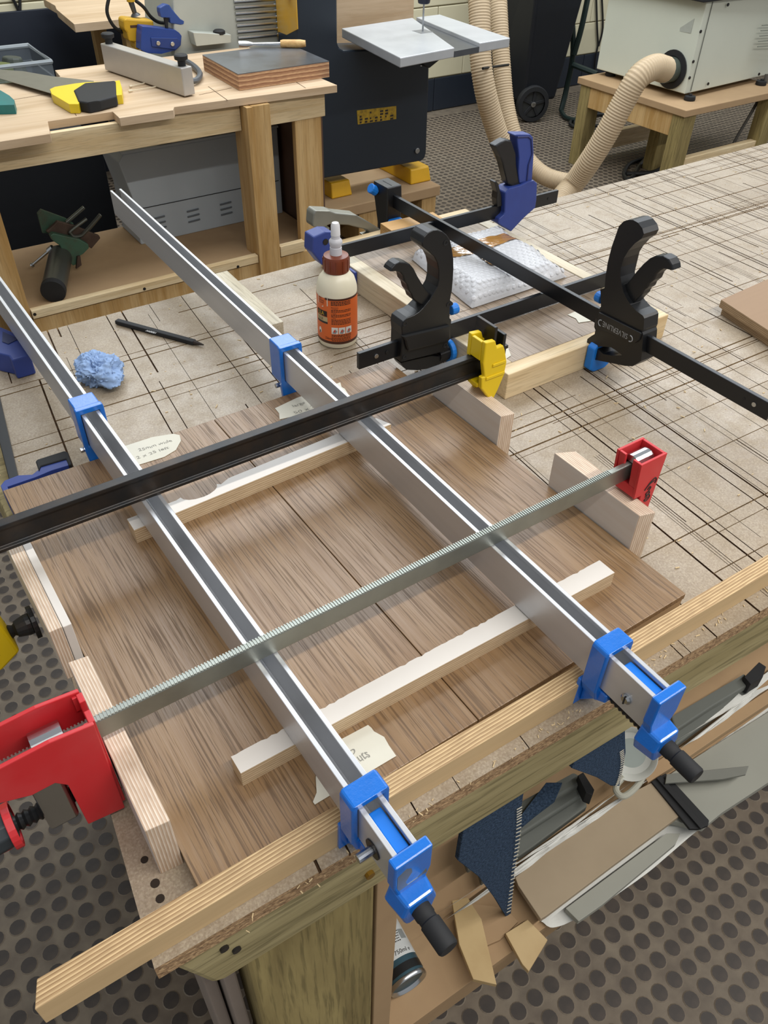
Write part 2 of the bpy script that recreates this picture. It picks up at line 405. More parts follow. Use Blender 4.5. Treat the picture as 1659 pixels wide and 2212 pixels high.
# ------------------------------------------------------------------ main bench
def front(x): return .239-.040*x
def bw(x, y):                                            # bench outline: slightly out of square
    yy = front(x)+(y-.2)/(1.13-.2)*(1.13-front(x))
    return x+(1-x/2.4)*(.0+.095*(y-.25))+.012*math.sin(3.1*x+1)*(y-.65), yy+.010*math.sin(4*y+.5)*(x-.8)*(y-.2)*(1.13-y)*4
bench = thing('workbench', 'long workbench with chipboard top scored all over with saw cuts', 'workbench', (1.2, .65, 0))
random.seed(11)
XL, YL = [], []
def addx(x, w, a, b): XL.append((x, w, a, b))
x = .03
while x < 2.37:
    dense = x > .6
    addx(x, random.choice((.0007, .0009, .0012, .0016, .0024)), *sorted((random.uniform(.2, 1.13), random.choice((.2, 1.13, random.uniform(.2, 1.13))))))
    x += random.choice((.0035, .005, .007, .011, .018)) if dense else random.choice((.005, .010, .02, .035))
y = .23
while y < 1.12:
    a = random.uniform(-.3, 2.0); L = random.choice((.3, .6, 1.2, 2.4))
    YL.append((y, random.choice((.0009, .0012, .0016, .0024)), max(0, a), min(2.4, a+L)))
    y += random.choice((.004, .006, .010, .016, .024))
def breaks(lines, lo, hi):
    s = {lo, hi}; iv = []
    last = lo
    for p, w, a, b in lines:
        if p-w/2 <= last+.0006 or p+w/2 >= hi-.0006: continue
        iv.append((p-w/2, p+w/2, a, b)); last = p+w/2; s.update((p-w/2, p+w/2))
    return sorted(s), iv
xb, xi = breaks(XL, 0, 2.4); yb, yi = breaks(YL, .2, 1.13)
import bisect
nx, ny = len(xb)-1, len(yb)-1
mask = [[0]*ny for _ in range(nx)]
for a, b, lo, hi in xi:
    i = xb.index(a); j0 = bisect.bisect_left(yb, lo); j1 = bisect.bisect_left(yb, hi)
    for j in range(j0, min(j1, ny)): mask[i][j] = 1
for a, b, lo, hi in yi:
    j = yb.index(a); i0 = bisect.bisect_left(xb, lo); i1 = bisect.bisect_left(xb, hi)
    for i in range(i0, min(i1, nx)): mask[i][j] = mask[i][j] or 2
top = MB(); vid = {}
ZT, ZK, ZB = .9, .8972, .882
def gv(i, j, z):
    k = (i, j, z)
    if k not in vid: xx, yy = bw(xb[i], yb[j]); vid[k] = top.vert((xx, yy, z))
    return vid[k]
for i in range(nx):
    for j in range(ny):
        z = ZK if mask[i][j] else ZT
        top.mi = (0, 1, 3)[mask[i][j]]
        top.face((gv(i, j, z), gv(i+1, j, z), gv(i+1, j+1, z), gv(i, j+1, z)))
        top.mi = 3 if 2 in (mask[i][j], mask[min(i+1, nx-1)][j], mask[i][min(j+1, ny-1)]) else 1
        if i+1 < nx and (not mask[i][j]) != (not mask[i+1][j]):
            top.face((gv(i+1, j, ZT), gv(i+1, j+1, ZT), gv(i+1, j+1, ZK), gv(i+1, j, ZK)) if not mask[i][j] else (gv(i+1, j, ZK), gv(i+1, j+1, ZK), gv(i+1, j+1, ZT), gv(i+1, j, ZT)))
        if j+1 < ny and (not mask[i][j]) != (not mask[i][j+1]):
            top.face((gv(i, j+1, ZT), gv(i+1, j+1, ZT), gv(i+1, j+1, ZK), gv(i, j+1, ZK)))
        top.mi = 2
        if j == 0: top.face((gv(i, 0, ZB), gv(i+1, 0, ZB), gv(i+1, 0, z), gv(i, 0, z)))
        if j == ny-1: top.face((gv(i+1, ny, ZB), gv(i, ny, ZB), gv(i, ny, z), gv(i+1, ny, z)))
        if i == 0: top.face((gv(0, j+1, ZB), gv(0, j, ZB), gv(0, j, z), gv(0, j+1, z)))
        if i == nx-1: top.face((gv(nx, j, ZB), gv(nx, j+1, ZB), gv(nx, j+1, z), gv(nx, j, z)))
make('bench_top', top, [MAT['chip'], MAT['kerf'], MAT['chipedge'], MAT['kerfdust']], parent=bench, recalc=False)
def fb(x, dy, z): return Vector((x, front(x)+dy, z))
# front beam, with its rounded left end
b = MB(); b.prism([fb(.012, .003, .882), fb(.003, .003, .872), fb(.022, .003, .812), fb(.03, .003, .806), fb(2.38, .003, .806), fb(2.38, .003, .882)], (0, .042, 0))
make('front_beam', b, MAT['green'], parent=bench, bevel=.004)
b = MB(); b.box(.06, 2.38, 1.075, 1.115, .79, .882); make('back_beam', b, MAT['green'], parent=bench, bevel=.003)
b = MB(); b.box(.03, .07, .3, 1.07, .79, .882); make('end_beam', b, MAT['green'], parent=bench, bevel=.003)
YLG = .246
LX0, LX1, LX2 = P(553, 2160, 'y', YLG).x, P(806, 2100, 'y', YLG).x, P(851, 2080, 'y', YLG).x
for x0, x1, y0, zt in ((LX0, LX1, YLG, .806), (.085, .18, 1.0, .88), (2.2, 2.295, .2, .80), (2.2, 2.295, 1.0, .88), (1.3, 1.39, 1.0, .88)):
    b = MB(); b.box(x0, x1, y0, y0+.045, 0, zt); make('leg', b, MAT['greenz'], parent=bench, bevel=.004)
# pale boards lining the end, and the mdf side panel of the shelf bay
for k in range(2):
    b = MB(); b.box(LX0-.018-.014*k, LX0-.006-.014*k, YLG+.02+.02*k, YLG+.12, .02, .80); make('end_board', b, M('grey_board%d' % k, '#8a7d72', .8, var=.2), parent=bench, bevel=.002)
b = MB(); b.box(LX1+.002, LX2, YLG, 1.05, .02, .805); make('side_panel', b, MAT['mdf'], parent=bench, bevel=.001)
b = MB(); b.prism([Vector((LX2, .262, .18)), Vector((2.2, .20, .18)), Vector((2.2, 1.05, .18)), Vector((LX2, 1.05, .18))], (0, 0, .018)); make('lower_shelf', b, MAT['mdf'], parent=bench, bevel=.001)
b = MB(); b.prism([Vector((LX2, .266, .12)), Vector((2.2, .204, .12)), Vector((2.2, .222, .12)), Vector((LX2, .284, .12))], (0, 0, .06)); make('shelf_rail', b, MAT['mdf'], parent=bench, bevel=.001)
for x, z in ((.037, .862), (.045, .848)):
    b = MB(); b.cyl(fb(x, .001, z), fb(x, .006, z), .0035, n=10); make('screw_head', b, MAT['blacksteel'], parent=bench)
b = MB(); b.cyl(fb(.159, -.0005, .84), fb(.159, .006, .84), .004, n=10); make('screw_head', b, M('brass', '#b08a3c', .35, .9, var=0), parent=bench)

for px, py, r_ in ((335, 1908, .0034), (346, 1941, .0032), (312, 1857, .0028), (372, 1862, .0016)):
    p = P(px, py, 'z', .9002); b = MB(); b.cyl(p-Vector((0, 0, .0004)), p+Vector((0, 0, .0001)), r_, n=14); make('drill_hole', b, M('hole_dark', '#2b2118', .9, var=.2), parent=bench)
# ------------------------------------------------------------------ board being glued: two laminate planks on a backing
XB0, XB1, YB0, YB1, ZBT = .036, .541, .262, .771, .918
board = thing('laminate_board', 'large oak-effect laminate board held flat under crossed bar clamps', 'board', (.29, .52, .9))
b = MB(); b.box(XB0+.001, XB1-.001, YB0+.001, YB1-.001, .9, .911); make('backing', b, MAT['mdf'], parent=board)
SE = .284
for a, e in ((XB0, SE-.0004), (SE+.0004, XB1)):
    b = MB(); b.box(a, e, YB0, YB1, .911, ZBT); make('plank', b, MAT['lam'], parent=board, bevel=.0006)

# plywood strip on edge pressed along the front of the board
def cy(x): return .2455-.021*x
st = MB(); st.prism([Vector((-.078, cy(-.078), .9)), Vector((1.0, cy(1.0), .9)), Vector((1.0, cy(1.0)+.0165, .9)), Vector((-.072, cy(-.078)+.0165, .9))], (0, 0, .0265))
make('plywood_caul', st, MAT['plyy'], bevel=.0006, label='long plywood strip on edge clamped along the front of the laminate board', cat='wood strip', loc=(.45, .245, .9))

# two plywood cross strips with a white face
def strip(name, x0, x1, y0, y1, notch, label):
    s = MB(); pts = []
    if notch:
        n0, n1 = notch
        pts = [Vector((x0, y0, ZBT)), Vector((x1, y0+.012, ZBT)), Vector((x1-.008, y1+.012, ZBT))]
        pts += [Vector((n1+.015, y1+.004, ZBT)), Vector((n1+.004, y1-.001, ZBT))]
        for k in range(9):
            a = math.pi*k/8; pts.append(Vector(((n0+n1)/2+(n1-n0)/2*math.cos(a), y1+.002-.0120*math.sin(a), ZBT)))
        pts += [Vector((n0-.006, y1, ZBT)), Vector((x0, y1, ZBT))]
    else:
        pts = [Vector((x0, y0, ZBT)), Vector((x1, y0-.006, ZBT)), Vector((x1, y1-.003, ZBT))]
        N = 90                                             # torn, splintered back edge
        for k in range(1, N): pts.append(Vector((x1+(x0-x1)*k/N, y1-.003+.003*k/N-(random.choice((0, 0, .0004, .0011)) if k % 2 else 0), ZBT)))
        pts.append(Vector((x0, y1, ZBT)))
    s.prism(pts, (0, 0, .018))
    n = len(pts)
    for k, f in enumerate(s.f):                            # white top
        if len(f) == 3 and all(s.v[i].z > ZBT+.01 for i in f): s.m[k] = 1
    return make(name, s, [MAT['plyz'], MAT['white']], label=label, cat='wood strip', bevel=.0004)
strip('plywood_strip', .127, .446, .614, .634, (P(391, 1076, 'z', .936).x, P(468, 1046, 'z', .936).x), 'white-faced plywood strip with a round notch, under the black bar clamp')
strip('plywood_strip', .096, .488, .3155, .3325, None, 'straight white-faced plywood strip near the front edge of the laminate board')

# four plywood blocks standing on edge against the board ends
def block(pts_top, z0, z1, label, mats=None, loc=None):
    b = MB(); b.prism([Vector((x, y, z0)) for x, y in pts_top], (0, 0, z1-z0))
    return make('plywood_block', b, mats or MAT['plyx'], label=label, cat='wood block', group='plywood blocks between clamp jaws and board', bevel=.0006)
block([(.5425, .336), (.560, .331), (.564, .447), (.5425, .457)], .9, .962, 'plywood block on edge gripped by the small red clamp jaw')
block([(.5425, .545), (.560, .541), (.562, .668), (.5425, .672)], .9, .958, 'plywood block on edge gripped by the yellow jaw')
block([(.020, .463), (.0355, .461), (.0355, .294), (.0185, .296)], .9, .964, 'plywood block with splintered edge gripped by the large red clamp jaw')
b = MB(); b.prism([Vector((x, y, .9)) for x, y in ((.014, .660), (.027, .661), (.0275, .502), (.0165, .502))], (0, 0, .064)); b.mi = 1
b.prism([Vector((x, y, .9)) for x, y in ((.0275, .645), (.0345, .644), (.0352, .503), (.0280, .503))], (0, 0, .062))
make('plywood_block', b, [MAT['plyx'], MAT['white']], bevel=.0006, label='plywood block with a white face beside the black clamp screw', cat='wood block', group='plywood blocks between clamp jaws and board')

# ------------------------------------------------------------------ second laminate board with a pine frame
pan = thing('framed_laminate_board', 'laminate panel edged with pale pine strips, held by quick-grip clamps', 'board', (.79, .86, .9))
AX0, AX1, AY0, AY1, AZ = .632, .937, .632, 1.105, .938
b = MB(); b.box(AX0+.026, AX1-.022, AY0+.0225, AY1-.026, .9, .925); make('backing', b, MAT['mdf'], parent=pan)
W3 = (AX1-.022-AX0-.026)/2
for k in range(2):
    for y0, y1 in ((AY0+.022, .8), (.8, AY1-.026)):
        b = MB(); b.box(AX0+.026+k*W3+.0004, AX0+.026+(k+1)*W3-.0004, y0+.0004, y1-.0004, .925, AZ-.001); make('plank', b, MAT['lam2'], parent=pan, bevel=.0005)
b = MB(); b.box(AX0, AX1, AY0, AY0+.0215, .9, AZ); make('front_rail', b, MAT['pine'], parent=pan, bevel=.0012)
b = MB(); b.box(AX0, AX1, AY1-.0255, AY1, .9, AZ); make('back_rail', b, MAT['pine'], parent=pan, bevel=.0012)
b = MB(); b.box(AX0, AX0+.0255, AY0+.022, AY1-.026, .9, AZ); make('side_rail', b, MAT['piney'], parent=pan, bevel=.0012)
b = MB(); b.box(AX1-.0215, AX1, AY0+.022, AY1-.026, .9, AZ); make('side_rail', b, MAT['piney'], parent=pan, bevel=.0012)
# ------------------------------------------------------------------ sash clamps: U-channel bar, sliding tail jaw, screw jaw, end head
def sash(xn, xf, variant, label):
    yn, yf, yj, yh = .176, 1.405, .7715, .2405             # bar ends, tail jaw face, screw jaw face
    if variant: yn, yj, yh = .184, .7715, .2435
    a = math.atan2(-(xf-xn), yf-yn)
    X = Matrix.Translation((xn, yn, 0)) @ Matrix.Rotation(a, 4, 'Z')
    L = yf-yn; j = yj-yn; h = yh-yn
    t = thing('sash_clamp', label, 'clamp', (xn, yn, .9), 'aluminium sash clamps across the board')
    Z0, Z1, w, tk = .9375, .978, .0098, .0026
    def mb(): m = MB(); m.X = X; return m
    m = mb(); pr = [(-w, Z1), (-w, Z0), (w, Z0), (w, Z1), (w-tk*1.5, Z1), (w-tk*1.5, Z1-.004), (w-tk, Z1-.006), (w-tk, Z0+tk), (-w+tk, Z0+tk), (-w+tk, Z1-.006), (-w+tk*1.5, Z1-.004), (-w+tk*1.5, Z1)]
    m.prism([Vector((x, 0, z)) for x, z in pr], (0, L, 0)); make('bar', m, MAT['alu'], t, bevel=.0005)
    # tail jaw: sleeve round the bar with a plate reaching down behind the board
    m = mb(); out = [(-.0150, .9848), (.0150, .9848), (.0158, .981), (.0158, .93), (.013, .903), (-.013, .903), (-.0158, .93), (-.0158, .981)]
    hole = [(-w-.0006, Z1+.0008), (w+.0006, Z1+.0008), (w+.0006, Z0-.0008), (-w-.0006, Z0-.0008)]
    m.prism([[Vector((x, j, z)) for x, z in out], [Vector((x, j, z)) for x, z in hole]], (0, .007, 0)); pj = make('jaw_plate', m, MAT['blue'], t, bevel=.0012)
    m = mb(); out = [(-.0138, .984), (.0138, .984), (.0142, .980), (.0142, .934), (.010, .926), (-.010, .926), (-.0142, .934), (-.0142, .980)]
    m.prism([[Vector((x, j+.007, z)) for x, z in out], [Vector((x, j+.007, z)) for x, z in hole]], (0, .024, 0)); make('sliding_sleeve', m, MAT['blue'], t, bevel=.0012)
    m = mb(); m.cyl((-.019, j+.012, .927), (.019, j+.012, .927), .003, n=10); make('locking_pin', m, MAT['steel'], t)
    # screw jaw near the front
    m = mb(); out = [(-.0140, .9845), (.0140, .9845), (.0155, .981), (.0155, .934), (.012, .922), (-.012, .922), (-.0155, .934), (-.0155, .981)]
    m.prism([[Vector((x, h-.020, z)) for x, z in out], [Vector((x, h-.020, z)) for x, z in hole]], (0, .0165, 0)); make('screw_jaw', m, MAT['blue'], t, bevel=.0014)
    m = mb(); m.prism([Vector((x, h-.0035, z)) for x, z in ((-.0155, .9345), (.0155, .9345), (.0165, .9005), (-.0165, .9005))], (0, .0035, 0)); make('jaw_plate', m, MAT['blue'], t, bevel=.0008)
    m = mb(); m.prism([Vector((0, y, z)) + Vector((-.010, 0, 0)) for y, z in ((h-.028, .935), (h-.0035, .935), (h-.0035, .902), (h-.016, .918), (h-.028, .926))], (.020, 0, 0)); make('screw_boss', m, MAT['blue'], t, bevel=.0014)
    # end head
    m = mb(); pl = [(-.0150, .9845), (.0150, .9845), (.0152, .955), (.0120, .944), (.0120, .935), (-.0120, .935), (-.0120, .944), (-.0152, .955)]
    m.prism([Vector((x, -.0095, z)) for x, z in pl], (0, .0085, 0)); hd = make('end_head', m, MAT['blue'], t, bevel=.0014)
    if variant:   # paint worn off the outer face
        m = mb(); m.prism([Vector((x, -.0097, z)) for x, z in ((-.0128, .972), (-.006, .976), (-.002, .972), (-.001, .966), (-.006, .957), (-.004, .951), (.004, .951), (.011, .956), (.012, .950), (-.011, .950), (-.0128, .956))], (0, .0004, 0)); make('worn_patch', m, MAT['galv'], hd)
    m = mb(); m.prism([Vector((x, 0, z)) for x, z in ((-.0125, .945), (.0125, .945), (.0165, .930), (.0125, .914), (-.0125, .914), (-.0165, .930))], (0, -.020, 0), .86); make('screw_housing', m, MAT['blue'], t, bevel=.0022)
    m = mb(); m.screw((0, -.002, .929), (0, h-.024, .929), .0062, .0042, 14, .22); make('screw', m, MAT['blacksteel'], t, smooth=True)
    m = mb(); m.rings([((0, -.018, .929), .0072), ((0, -.026, .929), .0072), ((0, -.027, .929), .0066), ((0, -.030, .929), .0066), ((0, -.031, .929), .0076), ((0, -.0495, .929), .0076), ((0, -.051, .929), .0066)], 20)
    make('screw_stem', m, MAT['rubber'], t, smooth=True)
    m = mb(); m.box(-.0052, .0052, -.001, .036, .962, .9735); make('tongue', m, MAT['bluein'], t, bevel=.0012)
    if variant:
        m = mb(); m.cyl((-w-.0003, .022, .953), (-w-.0012, .022, .953), .0078, n=20); make('washer', m, MAT['blacksteel'], t)
        m = mb(); m.cyl((-w-.001, .022, .953), (-w-.013, .022, .953), .0034, n=12); make('pin', m, MAT['steel'], t, bevel=.0004)
    else:
        m = mb(); m.lathe([(.0046, 0), (.0046, .0012), (.003, .0026)], 18); m2 = MB()
        R = X @ Matrix.Translation((-w, .020, .953)) @ Matrix.Rotation(-math.pi/2, 4, 'Y')
        m2.X = R; m2.lathe([(.0048, 0), (.0048, .0016), (.0032, .003)], 18); sc = make('screw_head', m2, MAT['steel'], t, smooth=True)
        m3 = MB(); m3.X = R; m3.box(-.0048, .0048, -.0006, .0006, .0022, .0033); make('slot', m3, MAT['rubber'], sc)
    if variant:   # punched marks along the channel floor
        for k in range(14):
            m = mb(); yy = .30+.055*k; m.box(-.0062, -.0040, yy, yy+.006, Z0+tk-.0002, Z0+tk+.0003); make('punch_mark', m, MAT['blacksteel'], t)
    return t
sash(.387, .404, False, 'aluminium sash clamp whose bar end carries a slotted screw head')
sash(.1525, .139, True, 'aluminium sash clamp with a pin in its bar and a worn blue end head')

# ------------------------------------------------------------------ long black T-bar clamp with yellow jaws
t = thing('bar_clamp', 'long black steel T-bar clamp with chipped yellow jaws', 'clamp', (.25, .597, .9))
m = MB()
pr = [(.6005, .9785), (.6105, .9785), (.6105, .982), (.6075, .9835), (.6075, 1.0015), (.6105, 1.003), (.6105, 1.0070), (.6005, 1.0070), (.6005, 1.003), (.6035, 1.0015), (.6035, .9835), (.6005, .982)]
m.prism([Vector((-.14, y, z)) for y, z in pr], (.735, .001, 0)); make('t_bar', m, MAT['blacksteel'], t, bevel=.0006)
ys = crop(960, 690, 160/1659, [(900, 540), (1150, 480), (1185, 640), (1330, 585), (1365, 700), (1400, 960), (1340, 1250), (1200, 1580), (1100, 1780), (1000, 1900), (830, 1560), (830, 1320), (900, 1290), (870, 1000)])
ol = trace(ys, 'y', .5835)
ol = [Vector((max(p.x, .5415 if p.z > .972 else .5635), p.y, p.z)) for p in ol]
m = MB(); m.prism(ol, (0, .0065, 0)); m.prism([p+Vector((0, .0245, 0)) for p in ol], (0, .0065, 0)); jb = make('moving_jaw', m, MAT['yellow'], t, bevel=.0014)
zs = [p.z for p in ol]; ztop = max(zs)
for bx in ((.5415, .546, .590, .608, 1.0085, ztop-.002), (.5635, .5685, .590, .608, .935, .972), (.5415, .5665, .590, .608, .9725, .9780)):
    m = MB(); m.box(*bx); make('jaw_web', m, MAT['yellow'], t, bevel=.001)
m = MB(); m.box(.548, .576, .5822, .5837, .984, .988); m.box(.556, .575, .5822, .5837, .999, 1.003); make('cast_rib', m, MAT['yellow'], jb, bevel=.0007)
for x0, y0, y1, z0, z1 in ((.5615, .592, .628, .999, ztop+.009), (.5725, .588, .612, .984, ztop-.001)):
    m = MB(); m.prism([Vector((x0, y, z)) for y, z in ((y0, z0), (y1-.003, z0), (y1, z0+.006), (y1-.002, z1), (y0, z1))], (.0042, 0, 0)); make('clutch_plate', m, MAT['blacksteel'], t, bevel=.0008)
# far-end jaw with its screw, left of the board
q = P(118, 1325, 'y', .595)
yy, zz = .595, q.z; xj_ = P(-6, 1322, 'y', .581).x
m = MB(); m.prism([Vector((x, yy-.014, z)) for x, z in ((-.075, 1.012), (-.045, 1.012), (-.030, .985), (xj_, zz+.016), (xj_+.004, zz-.016), (-.030, zz-.030), (-.075, zz-.02))], (0, .028, 0)); make('fixed_jaw', m, MAT['yellow'], t, bevel=.003)
m = MB(); m.screw((xj_, yy, zz), (-.002, yy, zz), .0070, .0055, 14, .25); make('screw', m, MAT['blacksteel'], t, smooth=True)
m = MB(); m.rings([((-.006, yy, zz), .008), ((.004, yy, zz), .0105), ((.0085, yy, zz), .0105)], 16); m.rings([((.0085, yy, zz), .0165), ((.0132, yy, zz), .0165)], 20); make('swivel_pad', m, MAT['blacksteel'], t, bevel=.0006)

# ------------------------------------------------------------------ grey bar clamp with red parallel jaws
t = thing('parallel_clamp', 'galvanised bar clamp with red plastic parallel jaws and dark screw handle', 'clamp', (.25, .37, .9))
m = MB(); m.box(-.12, .566, .3700, .3762, .9785, .9985); bar = make('bar', m, MAT['galv'], t, bevel=.0012)
m = MB()
for k in range(256):
    x = -.11+k*.0025
    m.box(x, x+.0012, .3702, .3760, .9984, .9992)
make('bar_teeth', m, MAT['galv'], bar, kind='stuff')
# large sliding jaw on the left: open-topped red shell
s = 460/1659
m = MB()
yA, yB = .3545, .3895
side = trace(crop(0, 1350, s, [(735, 775), (975, 1425), (690, 1555), (530, 1250), (430, 1235), (250, 1330), (-150, 1430), (-300, 1330), (-300, 1240), (0, 1120), (385, 920)]), 'y', yA)
side = [Vector((min(p.x, .0178), p.y, p.z)) for p in side]
m.prism(side, (0, .0035, 0)); m.prism([p+Vector((0, yB-yA-.0035, 0)) for p in side], (0, .0035, 0)); make('jaw_side', m, MAT['red'], t, bevel=.0008)
zt = side[0].z; zb = min(p.z for p in side)
m = MB(); m.box(.0135, .0178, yA+.0036, yB-.0036, zb+.004, .977); m.box(.0135, .0178, yA+.0036, .3690, .977, zt-.001); m.box(.0135, .0178, .3772, yB-.0036, .977, zt-.001)
m.box(-.012, .0135, yA+.0036, yB-.0036, zb+.003, zb+.006); make('jaw_face', m, MAT['red'], t, bevel=.0006)
m = MB()
for k in range(4):
    y0 = .358+k*.0085
    if .366 < y0+.001 < .378: continue
    m.box(.0105, .0135, y0, y0+.0022, zt-.016, zt-.002)
make('jaw_rib', m, MAT['red'], t)
m = MB(); m.X = Matrix.Translation((-.024, 0, .0012)); pr = [(.3615, .975), (.3615, .9985)]+[(.3730-.0115*math.cos(math.pi*k/8), .9985+.0085*math.sin(math.pi*k/8)) for k in range(9)]+[(.3845, .975), (.3820, .975), (.3820, .9990), (.3640, .9990), (.3640, .975)]
m.prism([Vector((0, y, z)) for y, z in pr], (.021, 0, 0)); make('saddle', m, MAT['steel'], t, bevel=.0005)
hz = P(100, 1745, 'y', .372).z
m = MB(); m.box(-.036, -.0145, .360, .384, hz-.013, .976); make('nut_housing', m, MAT['steel'], t, bevel=.003)
m = MB(); m.screw((-.058, .372, hz), (-.008, .372, hz), .0068, .0042, 14, .25); make('screw', m, MAT['blacksteel'], t, smooth=True)
m = MB(); m.rings([((-.055, .372, hz), .0095), ((-.059, .372, hz), .0145), ((-.095, .372, hz), .0165), ((-.16, .372, hz), .0150)], 10); make('handle', m, M('dark_handle', '#2b3236', .5, var=.2), t, bevel=.001)
m = MB(); m.rings([((-.0545, .372, hz), .0155), ((-.0545, .372, hz), .0172), ((-.0600, .372, hz), .0172), ((-.0600, .372, hz), .0155)], 24, False); make('handle_ring', m, MAT['red'], t, bevel=.0005)
m = MB(); m.box(-.085, -.062, .365, .379, hz-.0178, hz-.0135); make('handle_grip', m, MAT['red'], t, bevel=.002)
# small fixed jaw on the right
m = MB(); y0, y1, x0, x1, z1 = .3535, .3855, .5615, .588, 1.011
xs = .5625
def wall4(a, b, c2, d2): return [Vector(p) for p in (a, b, c2, d2)]
m.prism([Vector((x, y0, z)) for x, z in ((.5625, .925), (.5805, .925), (.5855, z1), (.5625-.014, z1), (.5625-.010, .966), (.5625, .966))], (0, .0028, 0))
m.prism([Vector((x, y1-.0028, z)) for x, z in ((.5625, .925), (.5805, .925), (.5855, z1), (.5625-.014, z1), (.5625-.010, .966), (.5625, .966))], (0, .0028, 0)); make('fixed_jaw_side', m, MAT['red'], t, bevel=.0007)
m = MB(); m.prism([Vector((x, y0+.0029, z)) for x, z in ((.5775, .925), (.5805, .925), (.5854, z1-.0005), (.5822, z1-.0005))], (0, y1-y0-.0058, 0)); make('fixed_jaw_back', m, MAT['red'], t, bevel=.0005)
m = MB(); m.box(.5625, .565, y0+.0029, y1-.0029, .925, .966); m.box(.5530, .565, y0+.0029, y1-.0029, .966, .9775)
m.prism([Vector((x, y0+.0029, z)) for x, z in ((.5530, .9775), (.556, .9775), (.552, z1-.0005), (.549, z1-.0005))], (0, .0085, 0))
m.prism([Vector((x, .3745, z)) for x, z in ((.5530, .9775), (.556, .9775), (.552, z1-.0005), (.549, z1-.0005))], (0, .0080, 0)); make('fixed_jaw_face', m, MAT['red'], t, bevel=.0005)
m = MB(); m.X = Matrix.Translation((.5565, 0, .0010)); m.prism([Vector((0, .3712+(y-.3730)*.85, z)) for y, z in pr], (.0225, 0, 0)); make('saddle', m, MAT['steel'], t, bevel=.0004)
# scrawled black marker on the jaw
def curl(pts, r=.00075):
    mm = MB(); mm.tube(spline([Vector((x, y0-.0001, z)) for x, z in pts], 5), r, 6); return mm
mk = joinmb(curl([(.5655, .972), (.571, .980), (.577, .9835), (.580, .980), (.579, .976)]), curl([(.5665, .974), (.572, .9785), (.5775, .980)]), curl([(.570, .971), (.5725, .974), (.5745, .9725), (.573, .969)]), curl([(.5695, .966), (.573, .968), (.575, .965), (.571, .9635), (.5695, .966)]), curl([(.5700, .961), (.575, .963), (.577, .959), (.5735, .955), (.570, .957), (.574, .960)]))
make('marker_scrawl', mk, MAT['ink'], t)

